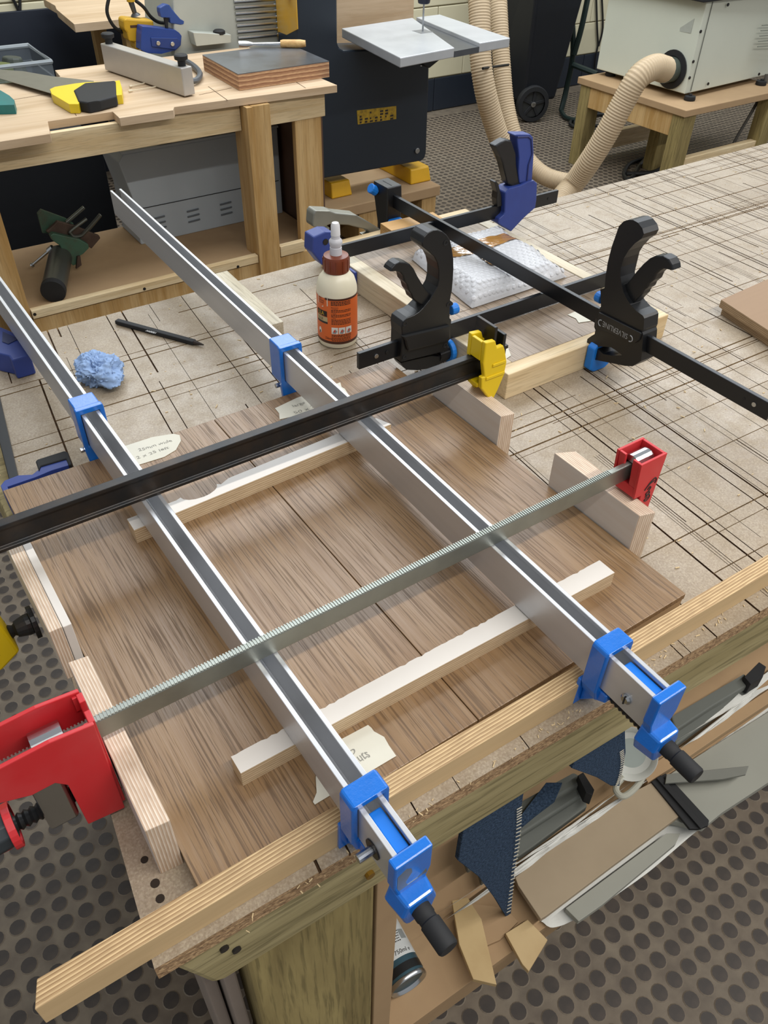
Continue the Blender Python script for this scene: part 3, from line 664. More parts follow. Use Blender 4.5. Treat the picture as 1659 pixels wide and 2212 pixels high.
# ------------------------------------------------------------------ black quick-grip clamps
def quick_a():
    t = thing('quick_clamp', 'black one-handed bar clamp with pistol grip beside the glue bottle', 'clamp', (.60, .745, .9), 'black one-handed clamps on the framed board')
    Zc = lambda pts: crop(760, 470, 260/1643, pts)
    y0 = .7345
    body = trace(Zc([(960, 350), (985, 270), (1040, 210), (1110, 175), (1180, 170), (1240, 190), (1300, 240), (1345, 310), (1370, 420), (1390, 560), (1392, 700), (1385, 850), (1370, 1000), (1345, 1130), (1390, 1165), (1385, 1200), (1345, 1215), (1340, 1380), (1362, 1392), (1355, 1650), (1320, 1690), (1310, 1815),
        (665, 1975), (680, 1800), (690, 1610), (680, 1500), (695, 1425), (760, 1370), (850, 1335), (920, 1290), (980, 1230), (1060, 1130), (1120, 1030), (1165, 950), (1188, 850), (1190, 720), (1170, 620), (1130, 540), (1060, 475), (1005, 430), (965, 400)]), 'y', y0)
    m = MB(); m.prism(body, (0, .026, 0)); b = make('grip_body', m, MAT['blackp'], t, bevel=.0022, seg=3)
    m = MB(); m.prism(trace(Zc([(690, 1625), (1345, 1470), (1350, 1640), (1320, 1690), (770, 1830), (745, 1750), (735, 1690)]), 'y', y0-.004), (0, .008, 0), .98); make('grip_panel', m, MAT['blackp'], t, bevel=.002)
    tr = trace(Zc([(520, 742), (545, 690), (590, 640), (660, 605), (730, 610), (800, 640), (850, 700), (900, 800), (960, 900), (1030, 1000), (1100, 1060), (1060, 1140), (1000, 1195), (940, 1190), (880, 1150), (835, 1110), (815, 1050), (775, 995), (755, 920), (715, 870), (700, 800), (660, 750), (600, 735)]), 'y', y0+.004)
    m = MB(); m.prism(tr, (0, .016, 0)); make('trigger', m, MAT['blackp'], t, bevel=.0025, seg=3)
    lo = trace(Zc([(665, 1985), (700, 2035), (745, 2078), (900, 2085), (1100, 2050), (1300, 1950), (1400, 1880), (1390, 1800), (1310, 1780), (1200, 1900), (1080, 1890), (900, 1930)]), 'y', y0+.004)
    m = MB(); m.prism(lo, (0, .018, 0)); make('jaw_arm', m, MAT['blackp'], t, bevel=.002)
    zb = P(1000, 690, 'y', .742).z
    bz0, bz1 = .9395, .9625
    m = MB(); m.box(.476, .94, .7425, .7485, bz0, bz1); br = make('bar', m, MAT['blackbar'], t, bevel=.0007)
    m = MB(); m.cyl((.502, .7427, bz0+.012), (.502, .7410, bz0+.012), .0032, n=14); make('rivet', m, MAT['steel'], br, bevel=.0006)
    m = MB(); m.cyl((.519, .7427, bz0+.012), (.519, .7414, bz0+.012), .0030, n=14); make('rivet', m, MAT['blackp'], br, bevel=.0006)
    for a, bb in ((1280, 345), (1320, 1190), (725, 1450), (1275, 1745), (720, 1905)):
        p = P(*Zc([(a, bb)])[0], 'y', y0); m = MB(); m.rings([(p+Vector((0, .001, 0)), .0036), (p+Vector((0, -.0006, 0)), .0036), (p+Vector((0, -.0006, 0)), .0022), (p+Vector((0, .0004, 0)), .0018)], 12); make('screw_head', m, MAT['rubber'], b)
    p = P(*Zc([(1375, 1250)])[0], 'y', y0+.010); m = MB(); m.cyl(p+Vector((-.004, 0, 0)), p+Vector((.007, 0, 0)), .0075, n=14); make('release_button', m, MAT['bluepad'], t, bevel=.0015)
    m = MB(); zp = .919; m.cyl((.622, .748, zp), (.6295, .748, zp), .0165, n=20); make('pad', m, MAT['bluepad'], t, bevel=.002)
    m = MB(); m.cyl((.605, .748, zp), (.622, .748, zp), .0115, n=16); make('pad_stem', m, MAT['blackp'], t)
    # fixed head at the far end, behind the other clamp
    m = MB(); m.box(.9445, .9705, .732, .761, .906, 1.0); make('fixed_head', m, MAT['blackp'], t, bevel=.003)
    m = MB(); m.cyl((.9385, .7465, .921), (.9445, .7465, .921), .014, n=18); make('pad', m, MAT['bluepad'], t, bevel=.0015)
quick_a()
def quick_b():
    t = thing('quick_clamp', 'black one-handed bar clamp with silver lettering on the front pine strip', 'clamp', (.79, .62, .9), 'black one-handed clamps on the framed board')
    Zc = lambda pts: crop(1220, 440, 280/1630, pts)
    x0 = .7775
    outer = trace(Zc([(640, 400), (680, 285), (740, 222), (800, 203), (860, 205), (920, 240), (975, 310), (995, 380), (965, 440), (880, 500), (800, 590), (740, 690), (705, 800), (700, 920), (715, 1020), (740, 1120), (780, 1200), (830, 1275), (900, 1350), (985, 1410), (1000, 1445), (990, 1580), (975, 1615), (985, 1650), (960, 1980), (850, 2045), (760, 2040), (240, 1935), (285, 1700), (340, 1660), (375, 1640), (385, 1590), (370, 1550), (380, 1440), (415, 1360), (455, 1290), (450, 1110), (445, 1080), (500, 1060), (515, 900), (540, 740), (590, 540)]), 'x', x0)
    hole = trace(Zc([(400, 1812), (450, 1795), (580, 1805), (650, 1850), (720, 1905), (600, 1912), (480, 1890)]), 'x', x0)
    m = MB(); m.prism([outer, hole], (.026, 0, 0)); make('grip_body', m, MAT['blackp'], t, bevel=.002, seg=2)
    m = MB(); m.prism(trace(Zc([(420, 1360), (960, 1630), (930, 1720), (880, 1760), (385, 1560), (380, 1440)]), 'x', x0-.003), (.006, 0, 0), .985); pn = make('grip_panel', m, MAT['blackp'], t, bevel=.002)
    tr = trace(Zc([(760, 1020), (830, 940), (900, 850), (980, 760), (1060, 690), (1140, 655), (1230, 655), (1310, 700), (1350, 770), (1360, 845), (1300, 830), (1240, 820), (1190, 850), (1150, 890), (1120, 960), (1060, 1010), (1040, 1060), (990, 1090), (970, 1140), (920, 1190), (870, 1250), (800, 1230), (760, 1130)]), 'x', x0+.006)
    m = MB(); m.prism(tr, (.016, 0, 0)); make('trigger', m, MAT['blackp'], t, bevel=.0025, seg=3)
    a = P(848, 404, 'x', .788); e = P(1652, 885, 'x', .788)
    z1 = .9865; yb0 = P(1650, 884, 'z', z1).y
    m = MB(); m.box(.7850, .7915, yb0, 1.125, z1-.0215, z1); br = make('bar', m, MAT['blackbar'], t, bevel=.0008)
    m = MB(); m.cyl((.7851, yb0+.020, z1-.0105), (.7842, yb0+.020, z1-.0105), .0028, n=12); make('rivet', m, MAT['steel'], br)
    m = MB(); m.cyl((.7851, yb0+.034, z1-.0105), (.7845, yb0+.034, z1-.0105), .0018, n=10); make('rivet', m, MAT['rubber'], br)
    p = P(*Zc([(450, 1180)])[0], 'x', x0+.012); m = MB(); m.cyl(p+Vector((0, -.004, 0)), p+Vector((0, .006, 0)), .0075, n=14); make('release_button', m, MAT['bluepad'], t, bevel=.0015)
    m = MB(); m.prism([Vector((x, .6175, z)) for x, z in ((.772, .906), (.772, .938), (.779, .944), (.803, .944), (.810, .938), (.810, .906), (.803, .9015), (.779, .9015))], (0, .0135, 0)); make('pad', m, MAT['bluepad'], t, bevel=.002)
    # lettering, upside down from here
    pa = P(1220+790*280/1630, 440+1680*280/1630, 'x', x0-.0033); pb = P(1220+480*280/1630, 440+1515*280/1630, 'x', x0-.0033)
    dv = (pb-pa); L = dv.length; dv.normalize(); dn = Vector((0, -dv.z, dv.y)); dn = -dn if dn.z > 0 else dn
    tm = text_mb('SILVERLINE', .0105, lambda x, y: pa+dv*x+dn*y-dv*.001)
    wd = max((v-pa).dot(dv) for v in tm.v); k = L/wd
    tm = text_mb('SILVERLINE', .0105, lambda x, y: pa+dv*x*k+dn*(y-.004)); make('lettering', tm, MAT['silverink'], pn)
    g = MB(); g.tube([pa-dv*.004+dn*(.004*math.sin(u*.35))+dv*(-.004*math.cos(u*.35)) for u in range(-5, 6)], .0007, 5); g2 = MB(); g2.tube([pb+dv*.004+dn*(.004*math.sin(u*.35))-dv*(-.004*math.cos(u*.35)) for u in range(-5, 6)], .0007, 5)
    make('emblem', g, MAT['silverink'], pn); make('emblem', g2, MAT['silverink'], pn)
    # fixed head beyond the back rail
    m = MB(); m.prism([Vector((.7735, y, z)) for y, z in ((1.118, 1.0), (1.160, 1.0), (1.158, .975), (1.142, .915), (1.130, .906), (1.116, .93), (1.116, .98))], (.030, 0, 0)); make('fixed_head', m, MAT['blackp'], t, bevel=.002)
    m = MB(); m.box(.7860, .7875, 1.124, 1.150, .9999, 1.0003); make('slot', m, MAT['rubber'], t)
    m = MB(); m.prism([Vector((x, 1.1065, z)) for x, z in ((.768, .905), (.768, .934), (.776, .947), (.80, .947), (.808, .934), (.808, .905))], (0, .010, 0)); make('pad', m, MAT['bluepad'], t, bevel=.002)
    m = MB(); m.rings([((.7735, 1.152, .985), .009), ((.768, 1.152, .988), .008), ((.762, 1.152, .992), .0085)], 12); make('release_button', m, MAT['bluepad'], t, bevel=.0015)
quick_b()

# ------------------------------------------------------------------ navy quick-grip clamp behind
t = thing('quick_clamp', 'navy blue one-handed bar clamp with upright handle and black grip trigger', 'clamp', (.85, 1.0, .9))
Zc = lambda pts: crop(1040, 280, 180/1659, pts)
y0 = .989
m = MB(); m.prism(trace(Zc([(480, 1260), (560, 1170), (780, 1110), (920, 1040), (1050, 1015), (1115, 1070), (1100, 1400), (1075, 1560), (860, 1750), (590, 2035), (480, 1960), (400, 1920), (330, 1870), (350, 1780), (440, 1700), (465, 1660)]), 'y', y0), (0, .026, 0)); make('body', m, MAT['navy'], t, bevel=.0022)
m = MB(); m.prism(trace(Zc([(665, 130), (690, 95), (980, 95), (1030, 150), (1045, 500), (1010, 1030), (760, 1070), (740, 860), (755, 560), (710, 150)]), 'y', y0+.004), (0, .020, 0)); hd = make('handle', m, MAT['navy'], t, bevel=.002)
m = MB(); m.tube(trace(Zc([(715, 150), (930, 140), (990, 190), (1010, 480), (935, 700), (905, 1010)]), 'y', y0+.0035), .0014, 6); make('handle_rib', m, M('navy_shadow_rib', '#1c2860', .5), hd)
m = MB(); m.prism(trace(Zc([(270, 330), (400, 250), (490, 205), (600, 215), (690, 480), (700, 700), (780, 1090), (640, 1150), (530, 1090), (470, 850), (430, 680), (390, 560)]), 'y', y0+.006), (0, .017, 0)); make('trigger', m, MAT['blackp'], t, bevel=.0025)
m = MB(); m.prism(trace(Zc([(265, 1050), (300, 1028), (340, 1080), (400, 1320), (410, 1525), (320, 1545), (305, 1380), (318, 1250)]), 'y', y0+.006), (0, .014, 0)); make('release_lever', m, MAT['blackp'], t, bevel=.001)
m = MB(); m.box(.585, 1.058, .999, 1.005, .9585, .9805); make('bar', m, MAT['blackbar'], t, bevel=.0007)
m = MB(); m.cyl((1.035, .9992, .970), (1.035, .9982, .970), .002, n=10); make('rivet', m, MAT['rubber'], t)
Zj = lambda pts: crop(640, 440, 220/1659, pts)
m = MB(); m.prism(trace(Zj([(262, 800), (275, 545), (470, 462), (600, 462), (690, 560), (700, 900), (640, 1120), (420, 1000)]), 'y', y0), (0, .026, 0)); make('fixed_jaw', m, MAT['navy'], t, bevel=.0022)
m = MB(); m.box(.6265, .6315, .990, 1.014, .906, .936); make('jaw_pad', m, MAT['navy'], t, bevel=.001)
p = P(*Zj([(475, 620)])[0], 'y', y0); m = MB(); m.cyl(p+Vector((0, .001, 0)), p+Vector((0, -.0012, 0)), .0045, n=14); make('rivet', m, MAT['blacksteel'], t)
# ------------------------------------------------------------------ glue bottle
BX, BY = P(731, 752, 'z', .9).x+.012, P(731, 752, 'z', .9).y+.021
bt = thing('glue_bottle', 'cream glue bottle with orange label, brown cap and white nozzle', 'bottle', (BX, BY, .9))
R = .0282
m = MB(); m.lathe([(.024, 0), (R-.001, .0015), (R, .004), (R, .083), (R-.0012, .089), (.0245, .097), (.0195, .103), (.0165, .106), (.016, .112)], 40, (BX, BY, .9)); make('body', m, MAT['cream'], bt, smooth=True)
m = MB(); m.rings([(Vector((BX, BY, .9+z)), r) for r, z in ((.0173, .1065), (.0178, .108), (.0178, .125), (.0168, .128), (.009, .1292))], 30)
cap_ = make('cap', m, MAT['brown'], bt, smooth=True)
for k in range(12):
    a = 2*math.pi*k/12; m = MB(); d = Vector((math.cos(a), math.sin(a), 0)); m.bar(Vector((BX, BY, 1.0085))+d*.0180, Vector((BX, BY, 1.025))+d*.0180, .0014, .0010, d); make('cap_rib', m, MAT['brown'], cap_)
m = MB(); m.lathe([(.0085, .129), (.0080, .1385), (.0072, .139), (.0092, .1455), (.0088, .148), (.0062, .151), (.0056, .158)], 22, (BX, BY, .9)); make('nozzle', m, MAT['nozzle'], bt, smooth=True)
m = MB(); m.lathe([(.0064, .155), (.0060, .168), (.0045, .1715), (.0015, .1725)], 20, (BX, BY, .9)); make('nozzle_tip', m, M('white_tip', '#dddcdc', .4, var=.1, col2='#8c8d90'), bt, smooth=True)
# wrap-round label, its front panel turned to the right of this view
th0 = math.atan2(CAM.y-BY, CAM.x-BX)
def cylp(a, z, r=R+.0003): return Vector((BX+r*math.cos(a), BY+r*math.sin(a), .9+z))
def band(a0, a1, z0, z1, r, n=24):
    m = MB(); m.grid(lambda u, v: cylp(a0+(a1-a0)*u, z0+(z1-z0)*v, r), n, 1); return m
AL = th0
lb = make('label', band(AL-2.9, AL+2.9, .0105, .0765, R+.0003, 64), MAT['orange'], bt, smooth=True, recalc=False)
mbrown = M('label_brown', '#4a2416', .45, var=0)
make('label_band', band(AL-2.9, AL+2.9, .0085, .0125, R+.0004, 64), mbrown, lb, recalc=False)
make('label_border', band(AL-.62, AL+2.2, .0745, .0775, R+.0004, 30), mbrown, lb, recalc=False)
def ltext(s, a, z, size, mat, sx=1.0):
    tm = text_mb(s, size, lambda x, y: cylp(a+x/R, z+y, R+.0006), sx=sx); make('label_text', tm, mat, lb, recalc=False)
tiny = ('For a strong, fast bond to wood', 'clamp the joint well and wipe', 'away the excess before it sets')
# the copy is too small to read in the photograph: rows of fine print
random.seed(5)
fine = MB()
def row(a0, z, L, h=.0011):
    a = a0
    while a < a0+L/R:
        w = random.uniform(.0012, .0036)/R
        i = [fine.vert(cylp(a+du, z+dz, R+.0006)) for du, dz in ((0, 0), (min(w, a0+L/R-a), 0), (min(w, a0+L/R-a), h), (0, h))]
        fine.face(i); a += w+.0006/R
RA = AL-.30
for z in (.0722, .0700, .0678): row(RA, z, .028, .0013)
for z in (.0600, .0578, .0530, .0508, .0458, .0436, .0414, .0392): row(RA, z, .028, .0010)
for z in (.0222, .0202, .0178, .0158, .0136): row(RA, z, .028, .0010)
make('fine_print', fine, MAT['ink'], lb, kind='stuff', recalc=False)
for s, z in (('Directions', .0640), ('1 Prepare', .0618), ('2 Apply', .0553), ('3 Grip', .0483)): ltext(s, RA, z, .0024, MAT['ink'])
ltext('236ml', AL-.66, .0150, .0052, MAT['ink'], .8)
for k, a in enumerate((RA, RA+.36, RA+.72)):
    make('pictogram', band(a, a+.32, .0245, .0345, R+.0005, 6), M('label_white', '#e6e2da', .5, var=0), lb, recalc=False)
    pm = MB(); f = [pm.vert(cylp(a+u, z, R+.0007)) for u, z in ((.04, .0255), (.2, .0250), (.28, .029), (.18, .032), (.1, .0295))]; pm.face(f); make('pictogram_hand', pm, M('label_grey', '#8f8f92', .5, var=0), lb, recalc=False)
    pm = MB(); f = [pm.vert(cylp(a+u, z, R+.0008)) for u, z in ((.1, .0285), (.16, .0268), (.2, .0295), (.15, .0315))]; pm.face(f); make('pictogram_drop', pm, M('label_red', '#d2452a', .5, var=0), lb, recalc=False)
LA = AL-1.12
m = MB(); m.v = []; f = [m.vert(cylp(LA+u, z, R+.0005)) for u, z in ((.0, .0785), (.66, .0785), (.66, .066), (.33, .0625), (.0, .066))]; m.face(f); make('label_badge', m, M('label_white2', '#d8d2bf', .5, var=0), lb, recalc=False)
for s, z in (('DRIES', .0742), ('NATURAL', .0710), ('COLOUR', .0678)): ltext(s, LA+.08, z, .0030, MAT['ink'], .8)
make('label_panel', band(LA-.1, LA+.62, .0415, .0485, R+.0005, 8), M('label_sand', '#b8a67c', .5, var=0), lb, recalc=False)
make('label_panel_dark', band(LA-.1, LA+.62, .0385, .0415, R+.0005, 8), M('label_dark', '#262222', .5, var=0), lb, recalc=False)
ltext('GLUE', LA-.02, .0430, .0055, MAT['ink'], .8)
myel = M('label_yellow', '#d8b02c', .5, var=0)
make('wordmark_shade', band(LA-.1, LA+.6, .0492, .0575, R+.0005, 8), MAT['ink'], lb, recalc=False)
ltext('LLA', LA+.02, .0505, .0085, myel, .82)
m = MB(); f = [m.vert(cylp(LA+.12+.10*math.cos(2*math.pi*k/14), .0255+.0048*math.sin(2*math.pi*k/14), R+.0005)) for k in range(14)]; m.face(f); make('label_roundel', m, M('label_white3', '#e6e2da', .5, var=0), lb, recalc=False)
make('roundel_bottle', band(LA+.085, LA+.155, .0215, .0255, R+.0008, 2), MAT['ink'], lb, recalc=False)

# ------------------------------------------------------------------ bubble-wrapped parcel
tb = NT('bubble_film'); tb.set(c('#e4e5e8'), .16); tb.b.inputs['Transmission Weight'].default_value = .35; tb.b.inputs['IOR'].default_value = 1.2
tb.b.inputs['Specular IOR Level'].default_value = .8; tb.bump(tb.noise(tb.coord(), 140, 3), .5, .002); MAT['bubble'] = tb.m
bw_ = thing('wrapped_parcel', 'bubble-wrapped parcel bound with brown tape on the framed laminate board', 'parcel', (.81, .89, .9375))
q = [P(895, 560, 'z', .95), P(1020, 668, 'z', .94), P(1222, 590, 'z', .945), P(1065, 495, 'z', .955)]
q = [Vector((.728, .985)), Vector((.705, .797)), Vector((.892, .800)), Vector((.915, .990))]
def pq(u, v):
    a = q[1].lerp(q[2], u); b = q[0].lerp(q[3], u); return a.lerp(b, v)
random.seed(3)
def lump(u, v): return .0018*math.sin(7*u+3*v)+.0016*math.sin(9*v-2*u)+.0014*math.sin(15*u*v+1)
def ptop(u, v):
    e = min(u, 1-u, v, 1-v); h = .0205*min(1, (e/.11)) ** .5 if e > 0 else 0
    p = pq(u, v); k = .004*math.sin(14*u)*(1-min(1, e*8)); return Vector((p.x+k, p.y+.004*math.sin(11*v)*(1-min(1, e*8)), .9390+max(.0, h+(lump(u, v) if e > .02 else 0))))
m = MB(); m.grid(ptop, 40, 40); film = make('film', m, MAT['bubble'], bw_, smooth=True, recalc=False)
m = MB(); m.grid(lambda u, v: Vector((*pq(.05+.9*u, .05+.9*v),   .9388+.015*(1 if .01 < u < .99 and .01 < v < .99 else 0))), 8, 8); make('contents', m, M('white_padding', '#d9dadc', .8, var=.2), bw_)
# bubbles
bub = MB(); bub.mi = 0
def dome(c0, nrm, r, h):
    a = nrm.orthogonal().normalized(); b = nrm.cross(a); n = 9; prev = None
    for rr, hh in ((1, 0), (.86, .62), (.5, .95)):
        ring = [bub.vert(c0+(a*math.cos(2*math.pi*k/n)+b*math.sin(2*math.pi*k/n))*r*rr+nrm*h*hh) for k in range(n)]
        if prev:
            for k in range(n): bub.face((prev[k], prev[(k+1) % n], ring[(k+1) % n], ring[k]))
        prev = ring
    bub.face(prev)
sp = .0088; spots = []
nu = 19; nv = 22
for i in range(nu):
    for j in range(nv):
        u = (i+.5+(.5 if j % 2 else 0))/nu; v = (j+.5)/nv
        if u > .985: continue
        if (.60 < v < .80 and u < .97) or (.44 < u < .60 and v > .55): 
            if .62 < v < .78: continue
        p0 = ptop(u, v); n_ = (ptop(min(1, u+.01), v)-ptop(max(0, u-.01), v)).cross(ptop(u, min(1, v+.01))-ptop(u, max(0, v-.01))).normalized()
        dome(p0-n_*.0003, n_, .0041, .0009)
make('bubbles', bub, MAT['bubble'], bw_, smooth=True, kind='stuff', recalc=False)
m = MB(); m.grid(lambda u, v: ptop(.02+.96*u, .60+.17*v+.02*math.sin(6*u))+Vector((0, 0, .0014+.0006*math.sin(40*u+17*v))), 40, 8); make('tape', m, MAT['tape'], bw_, smooth=True, recalc=False)
m = MB(); m.grid(lambda u, v: ptop(.40+.14*u+.05*v, .30+.3*v)+Vector((0, 0, .0018+.0006*math.sin(30*v+9*u))), 8, 24); make('tape', m, MAT['tape'], bw_, smooth=True, recalc=False)

# ------------------------------------------------------------------ small offcuts and things on the bench
b = MB(); a0 = P(862, 549, 'z', .939); b.X = Matrix.Translation((.738, 1.052, .9376)) @ Matrix.Rotation(-.06, 4, 'Z'); b.box(0, .105, 0, .036, 0, .020)
make('plywood_block', b, MAT['plyzd'], bevel=.0006, label='small amber plywood offcut on the framed laminate board by the parcel', cat='wood block')
b = MB(); p0 = P(468, 600, 'z', .922); p1 = P(592, 690, 'z', .922)
b.prism([Vector((.425, .935, .9)), Vector((.470, .935, .9)), Vector((.475, 1.13, .9)), Vector((.43, 1.13, .9))], (0, 0, .022))
make('timber_offcut', b, wood('weathered_pine', '#cfc8b4', '#b3a88e', 'y', 40, 12, .5), bevel=.001, label='pale weathered timber offcut lying beneath the sash clamp bar', cat='wood block')
# stack of plywood sheets
for k in range(2):
    b = MB(); b.X = Matrix.Translation((1.072-.006*k, .634+.003*k, .9+.0125*k)) @ Matrix.Rotation(.02*k, 4, 'Z'); b.prism([Vector(p) for p in ((0, 0, 0), (-.05, -.22, 0), (.32, -.24, 0), (.32, .01, 0))], (0, 0, .0122))
    make('plywood_sheet', b, [ply('sheet_ply%d' % k, 'z', .0026, a='#b39a78', b='#7d6347', face='#93775a')], bevel=.0005, label=('lower' if k == 0 else 'upper')+' brown-faced plywood sheet in a pair lying on the bench', cat='plywood sheet')
# masking-tape labels
def note(name, pts, z, label, lines, ax=None):
    w = [P(a, b2, 'z', z) for a, b2 in pts]; m = MB(); m.prism([p-Vector((0, 0, .0002)) for p in w], (0, 0, .0003))
    t = thing(name, label, 'paper label', (sum(p.x for p in w)/len(w), sum(p.y for p in w)/len(w), z-.0002), 'masking tape labels')
    pp_ = make('paper', m, MAT['paper'], t)
    for s, (a, b2), (a2, b22), size in lines:
        p = P(a, b2, 'z', z+.0003); d = (P(a2, b22, 'z', z+.0003)-p); L = d.length; d.normalize(); n = Vector((-d.y, d.x, 0))
        tm = text_mb(s, size, lambda x, y: p+d*x+n*y+Vector((0, 0, 0))); wd = max((v-p).dot(d) for v in tm.v); k = L/wd
        tm = text_mb(s, size, lambda x, y: p+d*x*k+n*(y+.0006*math.sin(900*x))); make('handwriting', tm, MAT['inkgrey'], pp_, recalc=False)
note('masking_tape_label', [(262, 966), (330, 944), (375, 937), (388, 940), (391, 952), (380, 972), (355, 987), (300, 1004), (262, 1018)], .9185, 'torn masking-tape label with round end by the blue clamp jaw', [('25mm wide', (300, 975), (372, 953), .007), ('2 x 25 left', (296, 992), (366, 968), .007)])
note('masking_tape_label', [(594, 882), (640, 860), (735, 826), (738, 836), (745, 840), (756, 858), (700, 884), (604, 906), (603, 893)], .9185, 'torn masking-tape label reading large under the black T-bar', [('large', (634, 880), (660, 871), .008), ('50 x 25', (637, 895), (690, 876), .008)])
note('masking_tape_label', [(735, 1598), (795, 1566), (802, 1572), (808, 1580), (830, 1592), (840, 1610), (856, 1633), (760, 1690), (680, 1738), (676, 1732), (684, 1712), (682, 1680), (690, 1640)], .9185, 'torn masking-tape label reading nuts beside the front caul', [('to', (745, 1636), (770, 1626), .010), ('nuts', (768, 1653), (800, 1633), .012)])
note('masking_tape_label', [(1226, 680), (1262, 664), (1300, 662), (1300, 690), (1250, 697), (1244, 688)], .9377, 'blank torn masking-tape label beside the silver-lettered clamp', [])
note('masking_tape_label', [(1062, 770), (1096, 748), (1104, 768), (1070, 790)], .9377, 'scrap of masking tape behind the yellow clamp jaw', [])
# pencil
pa, pb = P(252, 694, 'z', .904), P(440, 745, 'z', .904)
d = (pb-pa).normalized()
t = thing('pencil', 'black carpenter pencil with white lettering lying on the bench', 'pencil', (pa.x, pa.y, .9))
m = MB(); m.bar(pa, pa+d*(pb-pa).length*.90, .0085, .0062); br_ = make('barrel', m, MAT['rubber'], t, bevel=.0012)
m = MB(); e0 = pa+d*(pb-pa).length*.90; m.rings([(e0, .0038), (pb, .0008)], 8); make('point', m, MAT['ink'], t)
n = Vector((-d.y, d.x, 0)); st = P(338, 720, 'z', .9072)
tm = text_mb('1000W', .0060, lambda x, y: Vector((st.x, st.y, .9073))-d*x-n*(y-.002)); k = None
make('lettering', tm, M('white_print', '#d8d8d6', .5, var=0), br_, recalc=False)
# crumpled blue paper towel
random.seed(21)
rc = P(212, 800, 'z', .915); m = MB(); N = 44

def rag(u, v):
    a = 2*math.pi*u; b = math.pi*(v-.5); d = Vector((math.cos(a)*math.cos(b), math.sin(a)*math.cos(b), math.sin(b)))
    w = d+Vector((mn.noise(d*2.3), mn.noise(d*2.3+Vector((7, 0, 0))), mn.noise(d*2.3+Vector((0, 9, 0)))))*.55
    r = 1.0+.35*mn.noise(d*1.6+Vector((3, 1, 2)))-.30*abs(mn.noise(w*3.0))-.20*abs(mn.noise(w*6.5+Vector((1, 2, 3))))
    tail = max(0, d.dot(Vector((.25, -.93, -.25))))**6*.55
    p = Vector((rc.x+d.x*.029*(r+tail), rc.y+d.y*.031*(r+tail), .917+d.z*.024*r)); p.z = max(p.z, .9003); return p
N = 110
m.grid(rag, N, N//2); make('paper_towel', m, MAT['rag'], smooth=True, ang=1.2, label='crumpled blue paper towel on the scored bench top', cat='paper towel', recalc=True)
# navy clamp lying flat at the board corner, and another behind
t = thing('quick_clamp', 'navy clamp jaw with black pad tucked under the laminate board corner', 'clamp', (.04, .83, .9))
Zl = lambda pts: crop(0, 680, 180/905, pts)
m = MB(); m.prism(trace(Zl([(5, 1855), (50, 1800), (200, 1742), (350, 1735), (420, 1680), (430, 1640), (735, 1560), (775, 1625), (560, 1690), (380, 1765), (80, 1868), (120, 1960), (150, 2080), (120, 2090), (50, 1960)]), 'z', .9165), (0, 0, -.0160)); make('jaw', m, MAT['navy'], t, bevel=.0015)
m = MB(); m.prism(trace(Zl([(385, 1592), (400, 1570), (700, 1475), (735, 1490), (778, 1620), (745, 1632), (715, 1560), (440, 1640), (420, 1690)]), 'z', .9185), (0, 0, -.018)); make('pad', m, MAT['rubber'], t, bevel=.0012)
m = MB(); m.prism(trace(Zl([(-60, 640), (-30, 780), (195, 1745), (95, 1785), (-60, 1180)]), 'z', .914), (0, 0, -.008)); make('bar', m, MAT['blackbar'], t, bevel=.0008)
t = thing('navy_clamp', 'navy plastic clamp head on the bench under the sash bar', 'clamp', (.1, 1.06, .9))
m = MB(); m.prism(trace(Zl([(-80, 110), (10, 130), (130, 180), (215, 235), (250, 300), (330, 430), (125, 490), (90, 440), (-80, 400)]), 'z', .93), (0, 0, -.0295)); make('shell', m, MAT['navy'], t, bevel=.002)
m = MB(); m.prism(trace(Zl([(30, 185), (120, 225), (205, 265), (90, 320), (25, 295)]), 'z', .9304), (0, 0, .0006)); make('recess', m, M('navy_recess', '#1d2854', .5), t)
# die-cast grey clamp arm behind the bottle
t = thing('cast_clamp', 'grey die-cast clamp arm behind the glue bottle', 'clamp', (.7, 1.13, .9))
Zg = lambda pts: crop(640, 440, 220/1659, pts)
yg = 1.112
m = MB(); m.prism(trace(Zg([(272, 330), (285, 165), (320, 112), (560, 120), (640, 150), (980, 185), (1060, 235), (1200, 310), (1330, 390), (1480, 490), (1490, 560), (1420, 590), (1150, 570), (1140, 540), (1250, 520), (1150, 430), (1000, 390), (850, 350), (550, 340), (450, 380), (280, 385)]), 'y', yg), (0, .024, 0)); make('arm', m, M('cast_grey', '#8d8d84', .4, .55, var=.25), t, bevel=.003)
m = MB(); m.prism(trace(Zg([(350, 380), (545, 385), (545, 800), (350, 800)]), 'y', yg+.006), (0, .010, 0)); make('bar', m, MAT['galv'], t, bevel=.001)
# little bits: sawdust crumbs on the bench
cr = MB(); random.seed(8)
def crumb(x, y, z, s):
    a = random.random()*6.28; d = Vector((math.cos(a), math.sin(a), random.uniform(-.1, .3))); cr.bar(Vector((x, y, z+s*.3)), Vector((x, y, z+s*.3))+d*s*random.uniform(1, 3), s*.5, s*.4)
for k in range(900):
    x, y = random.uniform(.02, 1.9), random.uniform(.27, 1.12)
    if XB0-.03 < x < XB1+.03 and y < YB1+.03: continue
    if AX0-.02 < x < AX1+.03 and y > AY0-.03: continue
    crumb(x, y, .9, random.choice((.0008, .0012, .002)))
for k in range(140): crumb(random.uniform(.05, .95), front(.4)+random.uniform(.004, .012), .9, random.choice((.001, .0016)))
make('sawdust', cr, M('sawdust', '#d6bf94', .9, var=.3, vs=80), label='loose sawdust and splinters scattered over the bench top', cat='sawdust', kind='stuff', loc=(.9, .7, .9))
# ================================================================== behind the bench
def D(x, y, d): return CAM+ray(x, y)*d                    # a pixel at a judged depth along the view
